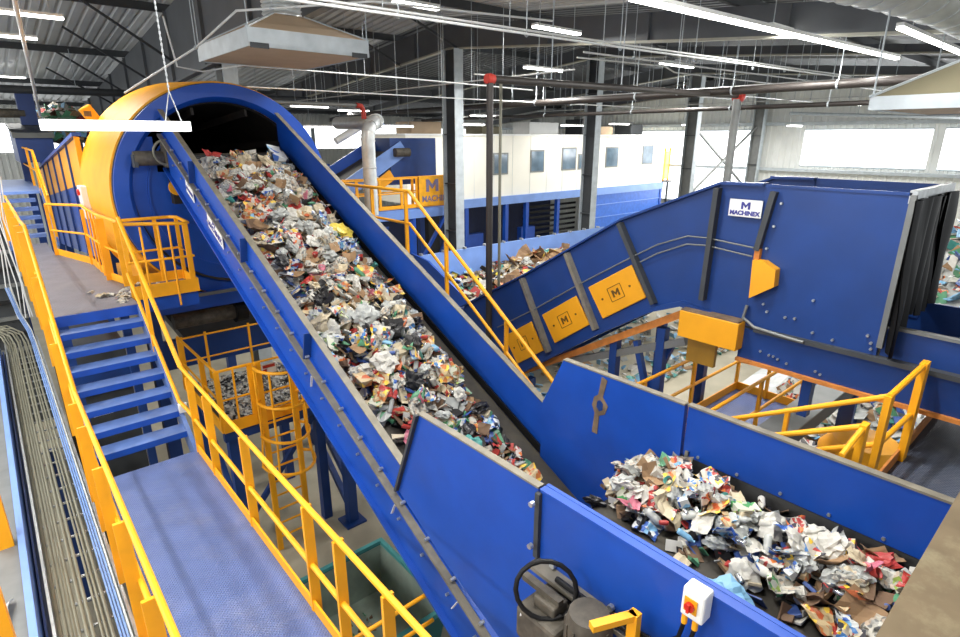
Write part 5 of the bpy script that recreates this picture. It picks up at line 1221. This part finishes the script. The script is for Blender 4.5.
# a few that stand out
for kd, cl, x, y, s, pl in (('plastic_bag', 'yellow', 4.1, 8.15, .9, 'bright on the upper steep conveyor by the far wall'), ('plastic_bag', 'pale grey', 3.35, 6.3, 1.0, 'large and pale halfway down the steep conveyor'), ('plastic_bag', 'white', 3.2, 5.6, .85, 'in the middle of the steep conveyor load'),
                            ('carton', 'blue printed', 4.1, 10.4, 1.5, 'standing up at the top right of the steep conveyor'), ('film_wrap', 'red', 2.95, 10.3, 1.1, 'at the trommel mouth'), ('plastic_bag', 'teal', 3.55, 4.35, .7, 'low on the steep conveyor'), ('carton', 'orange printed', 2.85, 5.5, 1.1, 'beside the near wall halfway down the steep conveyor')):
    waste(kd, cl, Vector((x, y, zb(y)))+NI*(hh(x, y)+.12), rr, pl, GI, BI, s, .25)
GF = 'waste on the level conveyor'
def onF(r):
    y = r.uniform(.2, 2.5); return min(max(r.gauss(3.90, .22), 3.38+.05*(y-1)), XF-.14), y
def hf_(x, y): return .03+.17*math.exp(-((x-3.92)/.36)**2)
flakes('fine_waste', 700, lambda r: (lambda x, y: ((x, y, ZF+hf_(x, y)*r.uniform(.2, .9)), (0, 0, 1)))(*onF(r)), rr, 'fine mixed scrap under the load of the level conveyor', (.04, .14))
for k in range(210):
    x, y = onF(rr); kd = pick(rr); cl = rr.choice(KINDS[kd][3])
    pl = ('at the drop end of' if y > 1.8 else 'midway on' if y > 1.0 else 'at the cover end of')+' the level conveyor'+(', far side' if x > 3.95 else ', near side')
    z = ZF+hf_(x, y)+.03+rr.uniform(-.03, .05)-max(0, y-2.36)*.6
    waste(kd, cl, (x, y, z), rr, pl, GF, None, .55, .45)
o = waste('plastic_bag', 'light blue', (3.16, 1.22, ZF+.09), rr, 'alone on the bare belt of the level conveyor', GF, None, 1.0, .1)
o = waste('plastic_bag', 'red', (4.2, .62, ZF+.17), rr, 'bright against the far wall of the level conveyor', GF, None, .42, .3)
for x, y in ((3.25, 1.85), (3.3, 1.6), (3.1, .85), (3.0, 1.45), (3.5, 2.3)): waste('paper_sheet', rr.choice(['white', 'cream']), (x, y, ZF+.03), rr, 'flat on the bare belt strip of the level conveyor', GF, None, .3, .1)

# ------------------------------------------------------------------ light and view
w = bpy.data.worlds.new('world'); scene.world = w; w.use_nodes = True
bg = w.node_tree.nodes['Background']; bg.inputs['Color'].default_value = (.93, .97, 1, 1); bg.inputs['Strength'].default_value = 1.0
for (y0, y1, z0, z1) in WINS[1:]:
    L = bpy.data.lights.new('window_daylight', 'AREA'); L.shape = 'RECTANGLE'; L.size = y1-y0; L.size_y = z1-z0; L.energy = (8 if y0 > 15 else 40)*(y1-y0)*(z1-z0); L.color = (.95, .98, 1)
    o = bpy.data.objects.new('window_daylight', L); COL.objects.link(o); o.location = (33.9, (y0+y1)/2, (z0+z1)/2); o.rotation_euler = (math.pi/2, 0, math.pi/2)
vs_ = scene.view_settings
scene.display_settings.display_device = 'sRGB'
vs_.view_transform = 'Standard'; vs_.look = 'None'; vs_.gamma = 1; vs_.use_curve_mapping = False; vs_.exposure = 0.1
